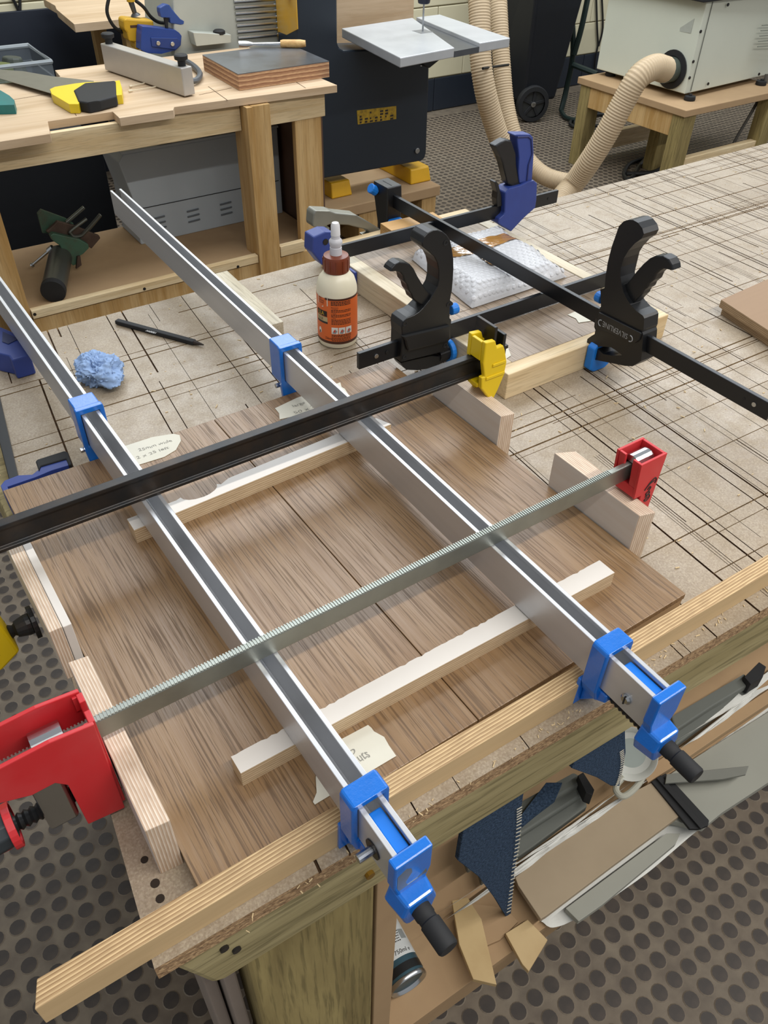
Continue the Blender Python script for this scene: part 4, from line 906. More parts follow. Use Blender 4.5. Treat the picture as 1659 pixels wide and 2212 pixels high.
# ------------------------------------------------------------------ plywood workbench
wbn = thing('plywood_workbench', 'pale plywood workbench with notched top edge and lower shelf', 'workbench', (.7, 2.75, 0))
ZW = .80
MAT['plytop'] = wood('plywood_top', '#cdb597', '#b89d7c', 'x', 14, 10, .12, .55, bump=.05)
pt = trace([(-90, 318), (-40, 312), (108, 289), (103, 262), (243, 241), (258, 255), (374, 238), (376, 231), (722, 181)], 'z', ZW)
pt[-1].y = 2.435
m = MB(); m.prism(pt+[Vector((1.47, 3.06, ZW)), Vector((.76, 3.06, ZW)), Vector((.75, 2.97, ZW)), Vector((-.2, 2.97, ZW))], (0, 0, -.022)); make('top', m, [MAT['plytop']], wbn, bevel=.001)
m = MB(); m.box(-.2, 1.146, 2.475, 2.497, .70, .777); make('apron', m, MAT['pine'], wbn, bevel=.001)
m = MB(); m.box(1.21, 1.447, 2.462, 2.484, .705, .777); make('apron', m, MAT['pine'], wbn, bevel=.001)
for x0, x1, y0, y1, z0 in ((1.148, 1.168, 2.43, 2.53, 0), (1.170, 1.232, 2.4365, 2.461, 0), (1.333, 1.432, 2.465, 2.487, .0), (.31, .37, 2.45, 2.53, .0), (1.33, 1.43, 2.95, 3.02, .0), (.31, .37, 2.95, 3.02, .0), (1.170, 1.232, 2.464, 2.53, 0)):
    m = MB(); m.box(x0, x1, y0, y1, z0, .776); make('leg', m, MAT['pinez'], wbn, bevel=.001)
m = MB(); m.box(1.44, 1.452, 2.49, 3.0, .02, .776); make('end_panel', m, M('dark_panel', '#5a4335', .7, var=.2), wbn)
m = MB(); m.box(.372, 1.43, 2.462, 2.95, .272, .29); make('lower_shelf', m, MAT['mdf'], wbn, bevel=.001)
m = MB(); m.box(.372, 1.146, 2.437, 2.4615, .276, .302); make('shelf_lip', m, MAT['pine'], wbn, bevel=.001)
m = MB(); m.box(1.235, 1.333, 2.437, 2.4615, .276, .312); make('shelf_lip', m, MAT['pine'], wbn, bevel=.001)
m = MB(); m.box(.372, 1.43, 2.445, 2.461, .19, .271); make('shelf_rail', m, MAT['pinez'], wbn, bevel=.001)
for px, py in ((75, 679), (312, 624), (514, 576)):
    p = P(px, py, 'y', 2.437); m = MB(); m.cyl(p, p+Vector((0, -.0012, 0)), .005, n=10); make('screw_head', m, MAT['blacksteel'], wbn)
# pencil and saw lines scored on the top
for a, b2 in (((140, 213), (165, 250)), ((30, 215), (105, 203)), ((450, 187), (492, 217)), ((628, 170), (660, 190)), ((430, 205), (500, 190))):
    m = MB(); m.bar(P(*a, 'z', ZW+.0002), P(*b2, 'z', ZW+.0002), .0022, .0006); make('score_line', m, MAT['kerf'], wbn)

# grey steel cabinet under it
cb = thing('steel_cabinet', 'grey louvred steel machine cabinet on the shelf under the plywood workbench', 'cabinet', (1.07, 2.9, .29))
MAT['cabgrey'] = M('grey_enamel', '#a9b1b6', .45, var=.2, vs=8, col2='#98a1a7')
m = MB(); m.prism([Vector((x, 2.76, z)) for x, z in ((.845, .2905), (1.42, .2905), (1.42, .60), (.845, .60), (.822, .575), (.845, .46))], (0, .185, 0)); cbb = make('body', m, MAT['cabgrey'], cb, bevel=.004)
m = MB(); m.prism([Vector((x, y, .6005)) for x, y in ((.835, 2.755), (1.422, 2.755), (1.422, 2.945), (.835, 2.945))], (0, 0, .008)); make('lid', m, MAT['cabgrey'], cb, bevel=.002)
m = MB(); m.box(.848, 1.41, 2.7580, 2.7605, .4135, .4155); make('seam', m, MAT['rubber'], cb)
for gx in (.925, 1.055, 1.185):
    for k in range(3):
        m = MB(); m.bar((gx-.023, 2.757, .372-.019*k), (gx+.023, 2.757, .374-.019*k), .004, .005); make('louvre', m, M('louvre_shade', '#5d646a', .5, var=.1), cbb, bevel=.001)
for dx in (0, .16):
    m = MB(); m.box(.99+dx, 1.03+dx, 2.80, 2.84, .6085, .66); make('stand_foot', m, MAT['rubber'], cb, bevel=.003)

# old green vise with a pipe body on the shelf
vs_ = thing('green_vise', 'old green drill vise with steel forks and a capped pipe body', 'vise', (.55, 2.65, .29))
Zv = lambda pts: crop(40, 430, 220/1659, pts)
MAT['vgreen'] = M('chipped_green_paint', '#3f5f4c', .5, .2, var=.7, vs=18, col2='#4a3b2d')
MAT['rust'] = M('rusty_steel', '#4a3a30', .6, .4, var=.5, vs=18, col2='#6a5a4c')
c0 = P(*Zv([(570, 1475)])[0], 'z', .327); c1 = P(*Zv([(690, 900)])[0], 'z', .345)
m = MB(); m.rings([(c0, .0365), (c0.lerp(c1, .97), .0365)], 28); make('pipe', m, M('grey_pipe', '#55564f', .35, .5, var=.4, vs=10), vs_, smooth=True)
m = MB(); m.rings([(c0+(c0-c1)*.06, .036), (c0+(c0-c1)*.055, .0375), (c0+(c1-c0)*.03, .0378)], 28); make('pipe_cap', m, MAT['rubber'], vs_, smooth=True)
yv = c1.y
def vp(name, pts, mat, dy, th, bev=.002): m = MB(); m.prism(trace(Zv(pts), 'y', yv+dy), (0, th, 0)); return make(name, m, mat, vs_, bevel=bev)
vp('base_plate', [(310, 240), (370, 170), (780, 320), (900, 400), (880, 640), (520, 560), (395, 560)], MAT['vgreen'], .03, .012)
vp('top_plate', [(455, 530), (560, 440), (640, 360), (900, 430), (1320, 600), (1335, 640), (1190, 810), (1020, 700), (520, 580)], MAT['rust'], -.005, .014)
vp('bracket', [(520, 600), (570, 560), (1000, 660), (1140, 740), (1150, 800), (1060, 890), (1010, 920), (960, 1060), (890, 1085), (780, 980), (720, 860), (680, 760), (560, 680)], MAT['vgreen'], -.03, .024)
vp('hook', [(960, 940), (1010, 930), (1030, 1080), (940, 1140), (950, 1060)], MAT['rust'], -.04, .01, .001)
for pts in ([(770, 390), (1070, 130)], [(1060, 590), (1340, 250)]):
    a, b2 = [P(*Zv([q_])[0], 'y', yv+.015) for q_ in pts]; m = MB(); m.bar(a, b2, .011, .012, (0, -1, 0)); make('fork', m, M('worn_steel', '#6c6f68', .35, .8, var=.4, vs=20), vs_, bevel=.003)
lp = trace(Zv([(1110, 320), (860, 510), (850, 560), (900, 605), (1000, 600), (1080, 540), (1330, 260)]), 'y', yv-.012); m = MB(); m.tube(spline(lp, 4), .0055, 8); make('fork', m, M('worn_steel2', '#6c6f68', .35, .8, var=.4, vs=20), vs_, smooth=True)
a, b2 = P(*Zv([(215, 1085)])[0], 'z', .31), P(*Zv([(560, 790)])[0], 'y', yv); m = MB(); m.rings([(a, .0075), (a.lerp(b2, .06), .0075), (a.lerp(b2, .07), .0045), (a.lerp(b2, .8), .0045), (a.lerp(b2, .8), .010), (b2, .010)], 12); make('tommy_bar', m, MAT['steel'], vs_, smooth=True)

# ------------------------------------------------------------------ things on the plywood workbench
Zs = lambda pts: crop(0, 0, 560/1659, pts)
sw = thing('handsaw', 'handsaw with yellow and black grip on the plywood workbench', 'saw', P(200, 200, 'z', ZW))
m = MB(); m.prism(trace(Zs([(-120, 420), (0, 448), (150, 458), (330, 490), (600, 520), (600, 560), (400, 600), (330, 600), (0, 505), (-120, 470)]), 'z', .812), (0, 0, .0012)); make('blade', m, M('saw_steel', '#8c8c88', .35, .8, var=.2), sw)
m = MB(); m.prism(trace(Zs([(318, 570), (350, 555), (470, 535), (560, 525), (725, 520), (765, 512), (780, 560), (780, 605), (730, 610), (640, 625), (560, 640), (515, 645), (500, 665), (440, 665), (330, 600)]), 'z', .826), (0, 0, -.0255)); make('handle', m, M('yellow_grip', '#dcc022', .4, var=.1), sw, bevel=.005, seg=3)
m = MB(); m.prism(trace(Zs([(470, 575), (540, 530), (740, 515), (745, 612), (640, 640), (560, 655), (500, 645)]), 'z', .830), (0, 0, -.029)); make('grip', m, MAT['rubber'], sw, bevel=.005, seg=3)
m = MB(); m.prism(trace(Zs([(-40, 560), (0, 575), (60, 610), (92, 640), (90, 670), (0, 672), (-40, 672)]), 'z', .825), (0, 0, -.025)); make('tool_handle', m, M('teal_grip', '#1f6f6c', .5, var=.2, col2='#3b4044'), label='teal and grey tool handle on the plywood workbench', cat='tool', bevel=.005)
# aluminium fence
fn = thing('machine_fence', 'long silver box-section machine fence with two black knobs', 'fence', P(320, 170, 'z', ZW))
a = P(399, 209, 'z', ZW+.004); b2 = P(227, 151, 'z', ZW+.004); e = P(426, 205, 'z', ZW+.004)
L = b2-a; Wd = e-a; Wd = Wd-L*(Wd.dot(L)/L.dot(L)); hF = .078
m = MB(); m.prism([a, a+Wd, a+Wd+L, a+L], (0, 0, hF)); make('beam', m, M('satin_silver', '#b5b1ab', .4, .35, var=.1), fn, bevel=.003)
for f_ in (.05, .95):
    p = a+Wd*.5+L*f_+Vector((0, 0, hF)); m = MB(); m.lathe([(.012, 0), (.012, .014), (.020, .018), (.021, .028), (.017, .031)], 14, p); make('knob', m, MAT['rubber'], fn, smooth=True)
    p = a+Wd*.5+L*f_-Vector((0, 0, .0035)); m = MB(); m.cyl(p, p+Vector((0, 0, .0036)), .012, n=12); make('foot', m, MAT['rubber'], fn)
for ci_, pts in enumerate((((280, 187), (318, 178)), ((278, 197), (338, 187)))):
    a, b2 = P(*pts[0], 'z', ZW+.0045), P(*pts[1], 'z', ZW+.0045); m = MB(); d = (b2-a)
    m.rings([(a-d*.02, .001), (a, .0035), (a+d*.12, .0030), (a+d*.16, .0016), (b2, .0016)], 8); make('glue_stick', m, M('cotton_white', '#d8cbb0', .7, var=0), label=('shorter' if ci_ == 0 else 'longer')+' cotton-tipped stick lying beside the machine fence', cat='swab', smooth=True)
m = MB(); pth = [P(x, y, 'z', ZW+.014) for x, y in ((395, 128), (418, 142), (432, 158), (426, 172), (412, 176))]; m.tube(spline(pth, 4), .009, 8); make('bent_rod', m, M('grey_rod', '#5a5d60', .5, .3, var=.2), label='bent grey handle curling out behind the machine fence', cat='rod', smooth=True)
# heavy steel-faced wood slab with a gouge on it
sl = thing('steel_faced_slab', 'thick layered wood slab with a shiny dark steel top', 'slab', P(560, 170, 'z', ZW))
tq = trace([(437, 118), (514, 160), (711, 132), (623, 94)], 'z', .848)
m = MB(); m.prism([p-Vector((0, 0, .002)) for p in tq], (0, 0, -.0455)); make('core', m, ply('slab_layers', 'z', .013, a='#c69f78', b='#7d4f35', face='#b48a64'), sl, bevel=.001)
m = MB(); m.prism(tq, (0, 0, -.0019)); make('steel_top', m, M('dark_steel_plate', '#868b92', .28, .7, var=.5, vs=9, col2='#5d574f'), sl)
gg = thing('gouge', 'wood gouge with pale turned handle resting on the steel-faced slab', 'gouge', P(600, 100, 'z', .848))
p0, p1, p2 = P(516, 96, 'z', .858), P(606, 94, 'z', .860), P(660, 94, 'z', .8615)
m = MB(); m.rings([(p1, .010), (p1.lerp(p2, .1), .0125), (p1.lerp(p2, .8), .0125), (p2, .010)], 14); make('handle', m, wood('turned_handle', '#d3ad72', '#b98d52', 'x', 40, 8, .3), gg, smooth=True)
m = MB(); m.rings([(p0, .012), (p0.lerp(p1, .2), .011), (p0.lerp(p1, .35), .005), (p1, .005)], 12); make('blade', m, MAT['steel'], gg, smooth=True)

# blue vise, yellow switch box and cable behind
vb = thing('blue_vise', 'small blue bench vise with tilted handle behind the machine fence', 'vise', P(350, 118, 'z', ZW))
Zb = lambda pts: crop(200, 0, 280/1659, pts)
yb = P(350, 116, 'z', ZW).y
m = MB(); m.prism(trace(Zb([(620, 640), (625, 440), (640, 340), (720, 345), (1060, 385), (1110, 420), (1140, 460), (1130, 580), (1070, 640), (880, 690), (700, 680)]), 'y', yb), (0, .05, 0)); make('body', m, M('deep_blue_enamel', '#1f3f86', .35, var=.2), vb, bevel=.004)
m = MB(); m.prism(trace(Zb([(745, 480), (1085, 485), (1130, 520), (1130, 580), (1060, 640), (760, 600)]), 'y', yb-.004), (0, .006, 0)); make('jaw_plate', m, M('deep_blue_enamel2', '#1b3878', .35, var=.2), vb, bevel=.002)
for a in ((838, 552), (1020, 562)):
    p = P(*Zb([a])[0], 'y', yb-.004); m = MB(); m.cyl(p, p+Vector((0, -.004, 0)), .0075, n=12); make('bolt', m, MAT['steel'], vb, bevel=.001)
m = MB(); m.prism(trace(Zb([(858, 100), (930, 58), (985, 62), (1020, 120), (1130, 245), (1175, 270), (1170, 310), (1120, 320), (1000, 300), (990, 230), (880, 225), (862, 160)]), 'y', yb+.01), (0, .03, 0)); make('handle', m, M('blue_handle', '#2d4a8a', .4, var=.2), vb, bevel=.004)
m = MB(); m.prism(trace(Zb([(920, 225), (965, 235), (970, 370), (945, 370)]), 'y', yb+.018), (0, .012, 0)); make('stem', m, MAT['rubber'], vb)
yx = thing('switch_box', 'yellow machine switch box with lever and black cable', 'switch box', P(300, 116, 'z', ZW)+Vector((0, .09, 0)))
ys_ = yb+.055
m = MB(); m.prism(trace(Zb([(398, 260), (430, 235), (780, 265), (790, 350), (780, 600), (560, 640), (545, 540), (470, 530), (440, 420), (410, 380)]), 'y', ys_), (0, .06, 0)); make('housing', m, M('safety_yellow', '#c79a1c', .45, var=.15), yx, bevel=.006)
m = MB(); m.prism(trace(Zb([(480, 325), (630, 315), (635, 350), (485, 358)]), 'y', ys_-.0008), (0, .001, 0)); make('name_plate', m, M('brown_plate', '#4a2f17', .5, var=.3), yx)
a, b2 = P(*Zb([(550, 200)])[0], 'y', ys_+.04), P(*Zb([(490, 20)])[0], 'y', ys_+.04); m = MB(); m.rings([(a, .018), (a.lerp(b2, .15), .012), (a.lerp(b2, .2), .008), (b2, .010)], 14); make('lever', m, M('grey_lever', '#4c4d4e', .4, .4), yx, smooth=True)
m = MB(); m.rings([(b2, .014), (b2+Vector((0, 0, .09)), .016)], 14); make('lever_grip', m, M('safety_yellow2', '#c79a1c', .45), yx, smooth=True)
m = MB(); m.tube(spline([P(*Zb([q_])[0], 'y', ys_+.05) for q_ in ((215, -60), (185, 150), (260, 320), (360, 400), (450, 410))], 6), .006, 7); make('cable', m, MAT['cable'], yx, smooth=True)
m = MB(); m.tube(spline([P(*Zb([q_])[0], 'y', ys_+.05) for q_ in ((540, 0), (650, 90), (740, 210), (850, 285), (1000, 290))], 6), .006, 7); make('cable', m, MAT['cable'], yx, smooth=True)

# big pale machine with louvred cover behind the workbench end
lm = thing('louvred_machine', 'pale grey machine housing with rows of louvres behind the plywood workbench', 'machine', (1.5, 3.2, 0))
yl = 3.12
Zm = lambda pts: crop(400, 0, 320/1659, pts)
MAT['palegrey'] = M('pale_grey_enamel', '#b7bab0', .4, .15, var=.2, vs=7, col2='#95988f')
col_ = trace(Zm([(-60, -300), (80, -300), (110, 560), (-40, 560)]), 'y', yl+.02)
m = MB(); m.prism(trace([(372, -70), (615, -70), (620, 200), (380, 200)], 'y', yl), (0, .28, 0)); lmh = make('housing', m, MAT['palegrey'], lm, bevel=.006)
m = MB(); m.box(1.0, 1.5, yl+.05, yl+.25, 0, .62); make('pedestal', m, M('dark_pedestal', '#2a2d31', .5), lm)
for k in range(7):
    a, b2 = P(*Zm([(545+8*k, 20+68*k)])[0], 'y', yl-.004), P(*Zm([(1000+8*k, -10+66*k)])[0], 'y', yl-.004)
    m = MB(); m.tube([a, b2], .0062, 10); make('louvre', m, MAT['steel'], lmh, smooth=True)
m = MB(); m.prism(trace([(417, 70), (424, 100), (500, 92), (500, 75)], 'y', yl-.05), (0, .049, 0)); make('ledge', m, MAT['palegrey'], lm, bevel=.003)
p = P(474, 76, 'y', yl-.03); m = MB(); m.lathe([(.006, -.02), (.006, 0), (.022, .004), (.022, .014), (.016, .018)], 14, p); make('knob', m, MAT['rubber'], lm, smooth=True)
# plywood side table behind, with tub of oddments
st_ = thing('side_table', 'small plywood side table with clipped corner against the dark wall', 'table', (1.5, 3.95, 0))
q_ = trace([(119, 12), (122, 20), (160, 52), (480, 0)], 'z', .8)
m = MB(); m.prism([q_[0], q_[1], q_[2], Vector((2.3, 3.78, .8)), Vector((2.3, 4.35, .8)), Vector((1.1, 4.35, .8))], (0, 0, -.03)); make('top', m, MAT['plytop'], st_, bevel=.001)
for x0, y0 in ((1.27, 3.82), (2.2, 3.82), (1.27, 4.25), (2.2, 4.25)):
    m = MB(); m.box(x0, x0+.06, y0, y0+.05, 0, .77); make('leg', m, MAT['pinez'], st_)
m = MB(); m.box(1.34, 2.2, 3.85, 3.87, .62, .765); make('apron', m, M('brown_board', '#6b4f3c', .7, var=.2), st_)
tb_ = thing('storage_tub', 'clear plastic storage tub of oddments beyond the handsaw', 'tub', (.6, 3.5, .45))
MAT['clear'] = m_glassy('clear_tub', '#8c959c', .25, .38)
bx0, bx1, by0, by1, bz0, bz1 = .2, .845, 3.42, 3.72, .47, .75
m = MB()
def ring_(z, g): return [Vector(p) for p in ((bx0+g, by0+g, z), (bx1-g, by0+g, z), (bx1-g, by1-g, z), (bx0+g, by1-g, z))]
lv = [ring_(bz0, .03), ring_(bz1-.05, .008), ring_(bz1-.05, 0), ring_(bz1, 0)]
ids = [[m.vert(p) for p in r_] for r_ in lv]
for u_, w_ in zip(ids, ids[1:]):
    for k in range(4): m.face((u_[k], u_[(k+1) % 4], w_[(k+1) % 4], w_[k]))
m.face(ids[0]); make('shell', m, MAT['clear'], tb_, recalc=False)
m = MB(); m.tube([Vector(p) for p in ((bx0, by0, bz1), (bx1, by0, bz1), (bx1, by1, bz1), (bx0, by1, bz1))], .008, 6, closed=True); make('rim', m, m_glassy('tub_rim', '#b9c0c4', .3, .6), tb_)
m = MB(); m.tube([Vector((.55, by0-.002, bz1-.05)), Vector((.57, by0+.012, bz0+.02))], .006, 6); make('rib', m, m_glassy('tub_rib', '#b9c0c4', .3, .5), tb_)
for k, (x, y, colr) in enumerate(((.33, 3.5, '#b3242a'), (.5, 3.56, '#26343a'), (.66, 3.52, '#58602f'), (.45, 3.62, '#1d2c33'), (.72, 3.6, '#3a4038'))):
    m = MB(); m.rings([((x, y, bz0+.01), .05), ((x+.02, y, bz0+.18), .06), ((x+.03, y+.01, bz0+.27), .035)], 10); make('oddment', m, M('oddment%d' % k, colr, .6), tb_, bevel=.006)
m = MB(); m.box(.0, .95, 3.38, 3.78, 0, .469); make('low_cupboard', m, M('near_black_board', '#16191e', .7, var=.2), label='near-black low cupboard under the clear storage tub', cat='cupboard', bevel=.004)

# ------------------------------------------------------------------ bandsaw on its plinth
bs = thing('bandsaw', 'tall black bandsaw with grey steel table and yellow feet', 'bandsaw', (2.0, 3.0, .2))
MAT['bsblack'] = m_speck('speckled_black_enamel', '#1b232c', '#b9bdc0', .42, 0, .775, 55)
yf = 2.965
m = MB(); m.prism(trace([(640, -120), (727, -120), (729, 92), (733, 103), (742, 109), (905, 104), (928, 112), (926, 190), (921, 330), (918, 341), (910, 348), (699, 386), (640, 396)], 'y', yf), (0, .145, 0)); make('frame', m, MAT['bsblack'], bs, bevel=.006)
m = MB(); m.prism(trace([(771, 239), (856, 229), (856, 257), (773, 269)], 'y', yf-.0015), (0, .0016, 0)); pl_ = make('name_plate', m, M('amber_plate', '#a8871d', .5, var=.5, vs=60, col2='#2a2416'), bs)
lt = MB()
random.seed(4)
for r_ in range(4):
    for k in range(7):
        if random.random() < .25: continue
        a = P(777+k*11, 244+r_*6.3-k*1.35, 'y', yf-.0018); lt.box(a.x, a.x+random.uniform(.006, .017), a.y-.0002, a.y, a.z-.007, a.z)
make('plate_print', lt, MAT['ink'], pl_, kind='stuff')
p = P(900, 325, 'y', yf); m = MB(); m.cyl(p, p+Vector((0, -.008, 0)), .012, n=14); make('bolt', m, MAT['steel'], bs, bevel=.002)
xl_ = P(640, 40, 'y', yf).x
m = MB(); m.prism([Vector((xl_-.004, y, z)) for y, z in ((yf-.012, .86), (yf+.144, .80), (yf+.144, 1.5), (yf-.012, 1.5))], (.0038, 0, 0)); make('side_cover', m, M('amber_cover', '#c99a2c', .45, var=.5, vs=6, col2='#a9a07c'), bs, bevel=.001)
m = MB(); m.box(xl_-.02, xl_-.0045, yf+.02, yf+.05, .955, .985); make('latch', m, MAT['rubber'], bs, bevel=.003)
ZTb = .822
q1 = trace([(738, 61), (865, 125), (982, 103), (891, 38)], 'z', ZTb); q2 = trace([(899, 37), (949, 31), (1102, 82), (1036, 93)], 'z', ZTb)
MAT['castgrey'] = M('ground_cast_iron', '#b9bbbd', .38, .3, var=.25, vs=10, col2='#8c8f93')
m = MB(); m.prism(q1, (0, 0, -.032)); make('table_half', m, MAT['castgrey'], bs, bevel=.003)
m = MB(); m.prism(q2, (0, 0, -.032)); make('table_half', m, MAT['castgrey'], bs, bevel=.003)
m = MB(); m.prism([p-Vector((0, 0, .012)) for p in (q1[3], q1[2], q2[3], q2[0])], (0, 0, -.02)); make('mitre_slot', m, M('slot_iron', '#5c5f63', .4, .6), bs)
bp = P(913, 68, 'z', ZTb)
m = MB(); m.box(bp.x-.0035, bp.x+.0035, bp.y-.001, bp.y+.001, .70, 1.35); make('blade', m, MAT['steel'], bs)
m = MB(); m.prism([Vector((bp.x-.03, bp.y-.03, ZTb+.0002)), Vector((bp.x+.03, bp.y-.03, ZTb+.0002)), Vector((bp.x+.03, bp.y+.03, ZTb+.0002)), Vector((bp.x-.03, bp.y+.03, ZTb+.0002))], (0, 0, .0004)); make('table_insert', m, M('insert_grey', '#84868a', .4, .4), bs)
gz = P(912, 8, 'y', bp.y).z
m = MB(); m.rings([((bp.x, bp.y, gz), .022), ((bp.x, bp.y, gz+.03), .028), ((bp.x, bp.y, gz+.2), .03)], 14); make('blade_guide', m, M('guide_black', '#1d2230', .4, .3), bs, bevel=.003)
m = MB(); m.prism(trace([(905, 108), (955, 112), (950, 130), (928, 148), (915, 140)], 'y', 2.78), (0, .18, 0)); make('trunnion', m, MAT['blackp'], bs, bevel=.004)
for px, py in ((718, 431), (888, 400)):
    a = P(px, py, 'z', .2003); e = P(px+45, py-9, 'z', .2003); w = (e-a).length
    m = MB(); m.prism([Vector((a.x, a.y, .2003)), Vector((a.x+w, a.y, .2003)), Vector((a.x+w, a.y+.30, .2003)), Vector((a.x, a.y+.30, .2003))], (0, 0, .062), .9); make('foot', m, M('foot_yellow', '#d8a516', .5, var=.15), bs, bevel=.006)
px_ = thing('bandsaw_plinth', 'rough wooden plinth box under the bandsaw', 'plinth', (1.95, 3.05, 0))
m = MB(); m.box(1.55, 2.29, 2.885, 3.35, .155, .2); make('top', m, MAT['mdf'], px_, bevel=.004)
for x0, x1 in ((1.56, 1.62), (1.86, 1.96), (2.2, 2.28)):
    m = MB(); m.box(x0, x1, 2.90, 3.33, 0, .154); make('bearer', m, MAT['pinez'], px_, bevel=.003)
m = MB(); m.box(1.62, 2.2, 3.3, 3.32, 0, .154); make('back_board', m, M('dark_ply', '#5a4330', .8, var=.2), px_)
# plywood sheet leaning behind the bandsaw throat
m = MB(); m.prism(trace([(728, -60), (896, -60), (893, 48), (855, 88), (728, 100)], 'y', 3.34), (0, .018, 0)); sh = make('plywood_sheet', m, MAT['plytop'], bs and None, label='pale plywood sheet standing behind the bandsaw blade', cat='plywood sheet', bevel=.001)
lo_z = min((sh.matrix_world @ v.co).z for v in sh.data.vertices)
m = MB(); m.box(1.9, 2.75, 3.30, 3.75, 0, .0); 
# ------------------------------------------------------------------ extraction hoses
th = NT('clear_ribbed_hose'); th.set(c('#cdb899'), .25); th.b.inputs['Transmission Weight'].default_value = .25; th.b.inputs['IOR'].default_value = 1.15; th.b.inputs['Specular IOR Level'].default_value = .7; MAT['hose'] = th.m
def hose(name, pts, r, label, pitch=.0115, mat=None):
    q = spline(pts, 14); ln = [0]
    for a, b2 in zip(q, q[1:]): ln.append(ln[-1]+(b2-a).length)
    n = int(ln[-1]/pitch)*4; path = []; rad = []; j = 0
    for k in range(n+1):
        s_ = ln[-1]*k/n
        while j < len(ln)-2 and ln[j+1] < s_: j += 1
        path.append(q[j].lerp(q[j+1], (s_-ln[j])/max(1e-6, ln[j+1]-ln[j]))); rad.append(r*(1, .97, .925, .97)[k % 4])
    m = MB(); m.tube(path, r, 18, radii=rad); return make(name, m, mat or MAT['hose'], smooth=True, ang=2, label=label, cat='hose', recalc=False)
hose('ribbed_hose', [D(1030, -80, 3.45), D(1036, 20, 3.50), D(1038, 120, 3.56), D(1047, 190, 3.62), D(1062, 250, 3.70), D(1082, 310, 3.78), D(1104, 365, 3.84), P(1112, 415, 'z', .12), P(1112, 455, 'z', .056)], .050, 'clear ribbed extraction hose dropping behind the bandsaw table edge')
hose('ribbed_hose', [D(1072, -80, 3.75), D(1078, 40, 3.80), D(1084, 140, 3.86), D(1093, 230, 3.92), D(1112, 300, 3.96), D(1142, 350, 3.98), D(1180, 382, 3.95), D(1230, 396, 3.90)], .044, 'second ribbed hose curving along the floor beneath the navy clamp')
hose('ribbed_hose', [D(1436, 150, 3.50), D(1412, 146, 3.44), D(1378, 168, 3.42), D(1346, 222, 3.48), D(1314, 282, 3.56), D(1278, 342, 3.66), D(1240, 396, 3.78), P(1212, 430, 'z', .10), P(1195, 470, 'z', .056)], .053, 'thick ribbed hose rising from the floor to the round machine port')
m = MB(); a, b2 = D(1043, 148, 3.50), D(1098, 140, 3.74); m.tube([a, b2], .006, 6); make('cable_tie', m, MAT['cable'], label='black cable tie bunching two ribbed hoses', cat='cable tie')

# ------------------------------------------------------------------ pale planer on its wooden stand
A = P(1478, 205, 'z', .455); B = P(1288, 150, 'z', .455); C_ = P(1659, 160, 'z', .455)
stn = thing('machine_stand', 'square timber stand carrying the pale extraction machine', 'stand', (3.7, 2.9, 0))
sx0, sx1, sy0, sy1 = 3.47, 4.25, 2.55, 3.27
m = MB(); m.box(sx0, sx1, sy0, sy1, .40, .432); make('top', m, MAT['mdf'], stn, bevel=.003)
for x0, y0 in ((sx0+.01, sy1-.09), (sx0+.01, sy0+.01), (sx1-.1, sy0+.01), (sx1-.1, sy1-.09), (sx0+.30, sy0+.35)):
    m = MB(); m.box(x0, x0+.09, y0, y0+.07, 0, .40); make('leg', m, MAT['greenz'], stn, bevel=.003)
m = MB(); m.box(sx0+.012, sx0+.05, sy0+.08, sy1-.09, .30, .399); make('rail', m, MAT['pinez'], stn, bevel=.002)
m = MB(); m.box(sx0+.1, sx1-.1, sy0+.02, sy0+.06, .10, .19); make('rail', m, MAT['pine'], stn, bevel=.002)
m = MB(); m.box(sx0+.1, sx1-.1, sy1-.08, sy1-.04, .05, .14); make('rail', m, MAT['pine'], stn, bevel=.002)
pm_ = thing('extraction_machine', 'pale grey steel machine cabinet with a round hose port', 'machine', (3.8, 2.9, .432))
MAT['planer'] = M('putty_enamel', '#c6c9ba', .5, var=.15, vs=5, col2='#b5b8a9')
x0 = A.x; y0 = A.y; zt_ = P(1513, 5, 'y', y0).z
ax_ = (x0+B.x)/2; ex = C_.x+.25; by = B.y
m = MB(); m.prism([Vector((x0, y0, .458)), Vector((ex, C_.y, .458)), Vector((ex, by, .458)), Vector((B.x, by, .458))], (0, 0, zt_-.458)); pmh = make('housing', m, MAT['planer'], pm_, bevel=.004)
m = MB(); m.prism([Vector((x0-.05, y0-.02, zt_+.001)), Vector((ex, y0-.02, zt_+.001)), Vector((ex, by+.05, zt_+.001)), Vector((B.x-.05, by+.05, zt_+.001))], (0, 0, .05)); make('top_plate', m, MAT['rubber'], pm_, bevel=.004)
pc = P(1452, 150, 'x', (x0*.75+B.x*.25))
m = MB(); m.rings([(pc, .085), (pc+Vector((-.006, 0, 0)), .085), (pc+Vector((-.006, 0, 0)), .058), (pc+Vector((-.001, 0, 0)), .056)], 32); make('port_ring', m, MAT['rubber'], pm_, bevel=.001)
m = MB(); m.rings([(pc, .055), (pc+Vector((-.06, -.0, 0)), .053)], 28); make('port_spigot', m, M('duct_tape', '#50574f', .4, var=.3), pm_, smooth=True)
yy0 = y0-.0015
for px, py in ((1572, 10), (1513, 68), (1497, 133), (1489, 168), (1529, 181), (1639, 160)):
    p = P(px, py, 'y', yy0); m = MB(); m.cyl(p, p+Vector((0, -.004, 0)), .007, n=10); make('screw_head', m, MAT['blacksteel'], pmh)
a, b2 = P(1540, 4, 'y', yy0), P(1492, 197, 'y', yy0); m = MB(); m.bar(a, b2, .003, .002, (0, 1, 0)); make('panel_seam', m, M('seam_dark', '#5a5d55', .6, var=0), pmh)
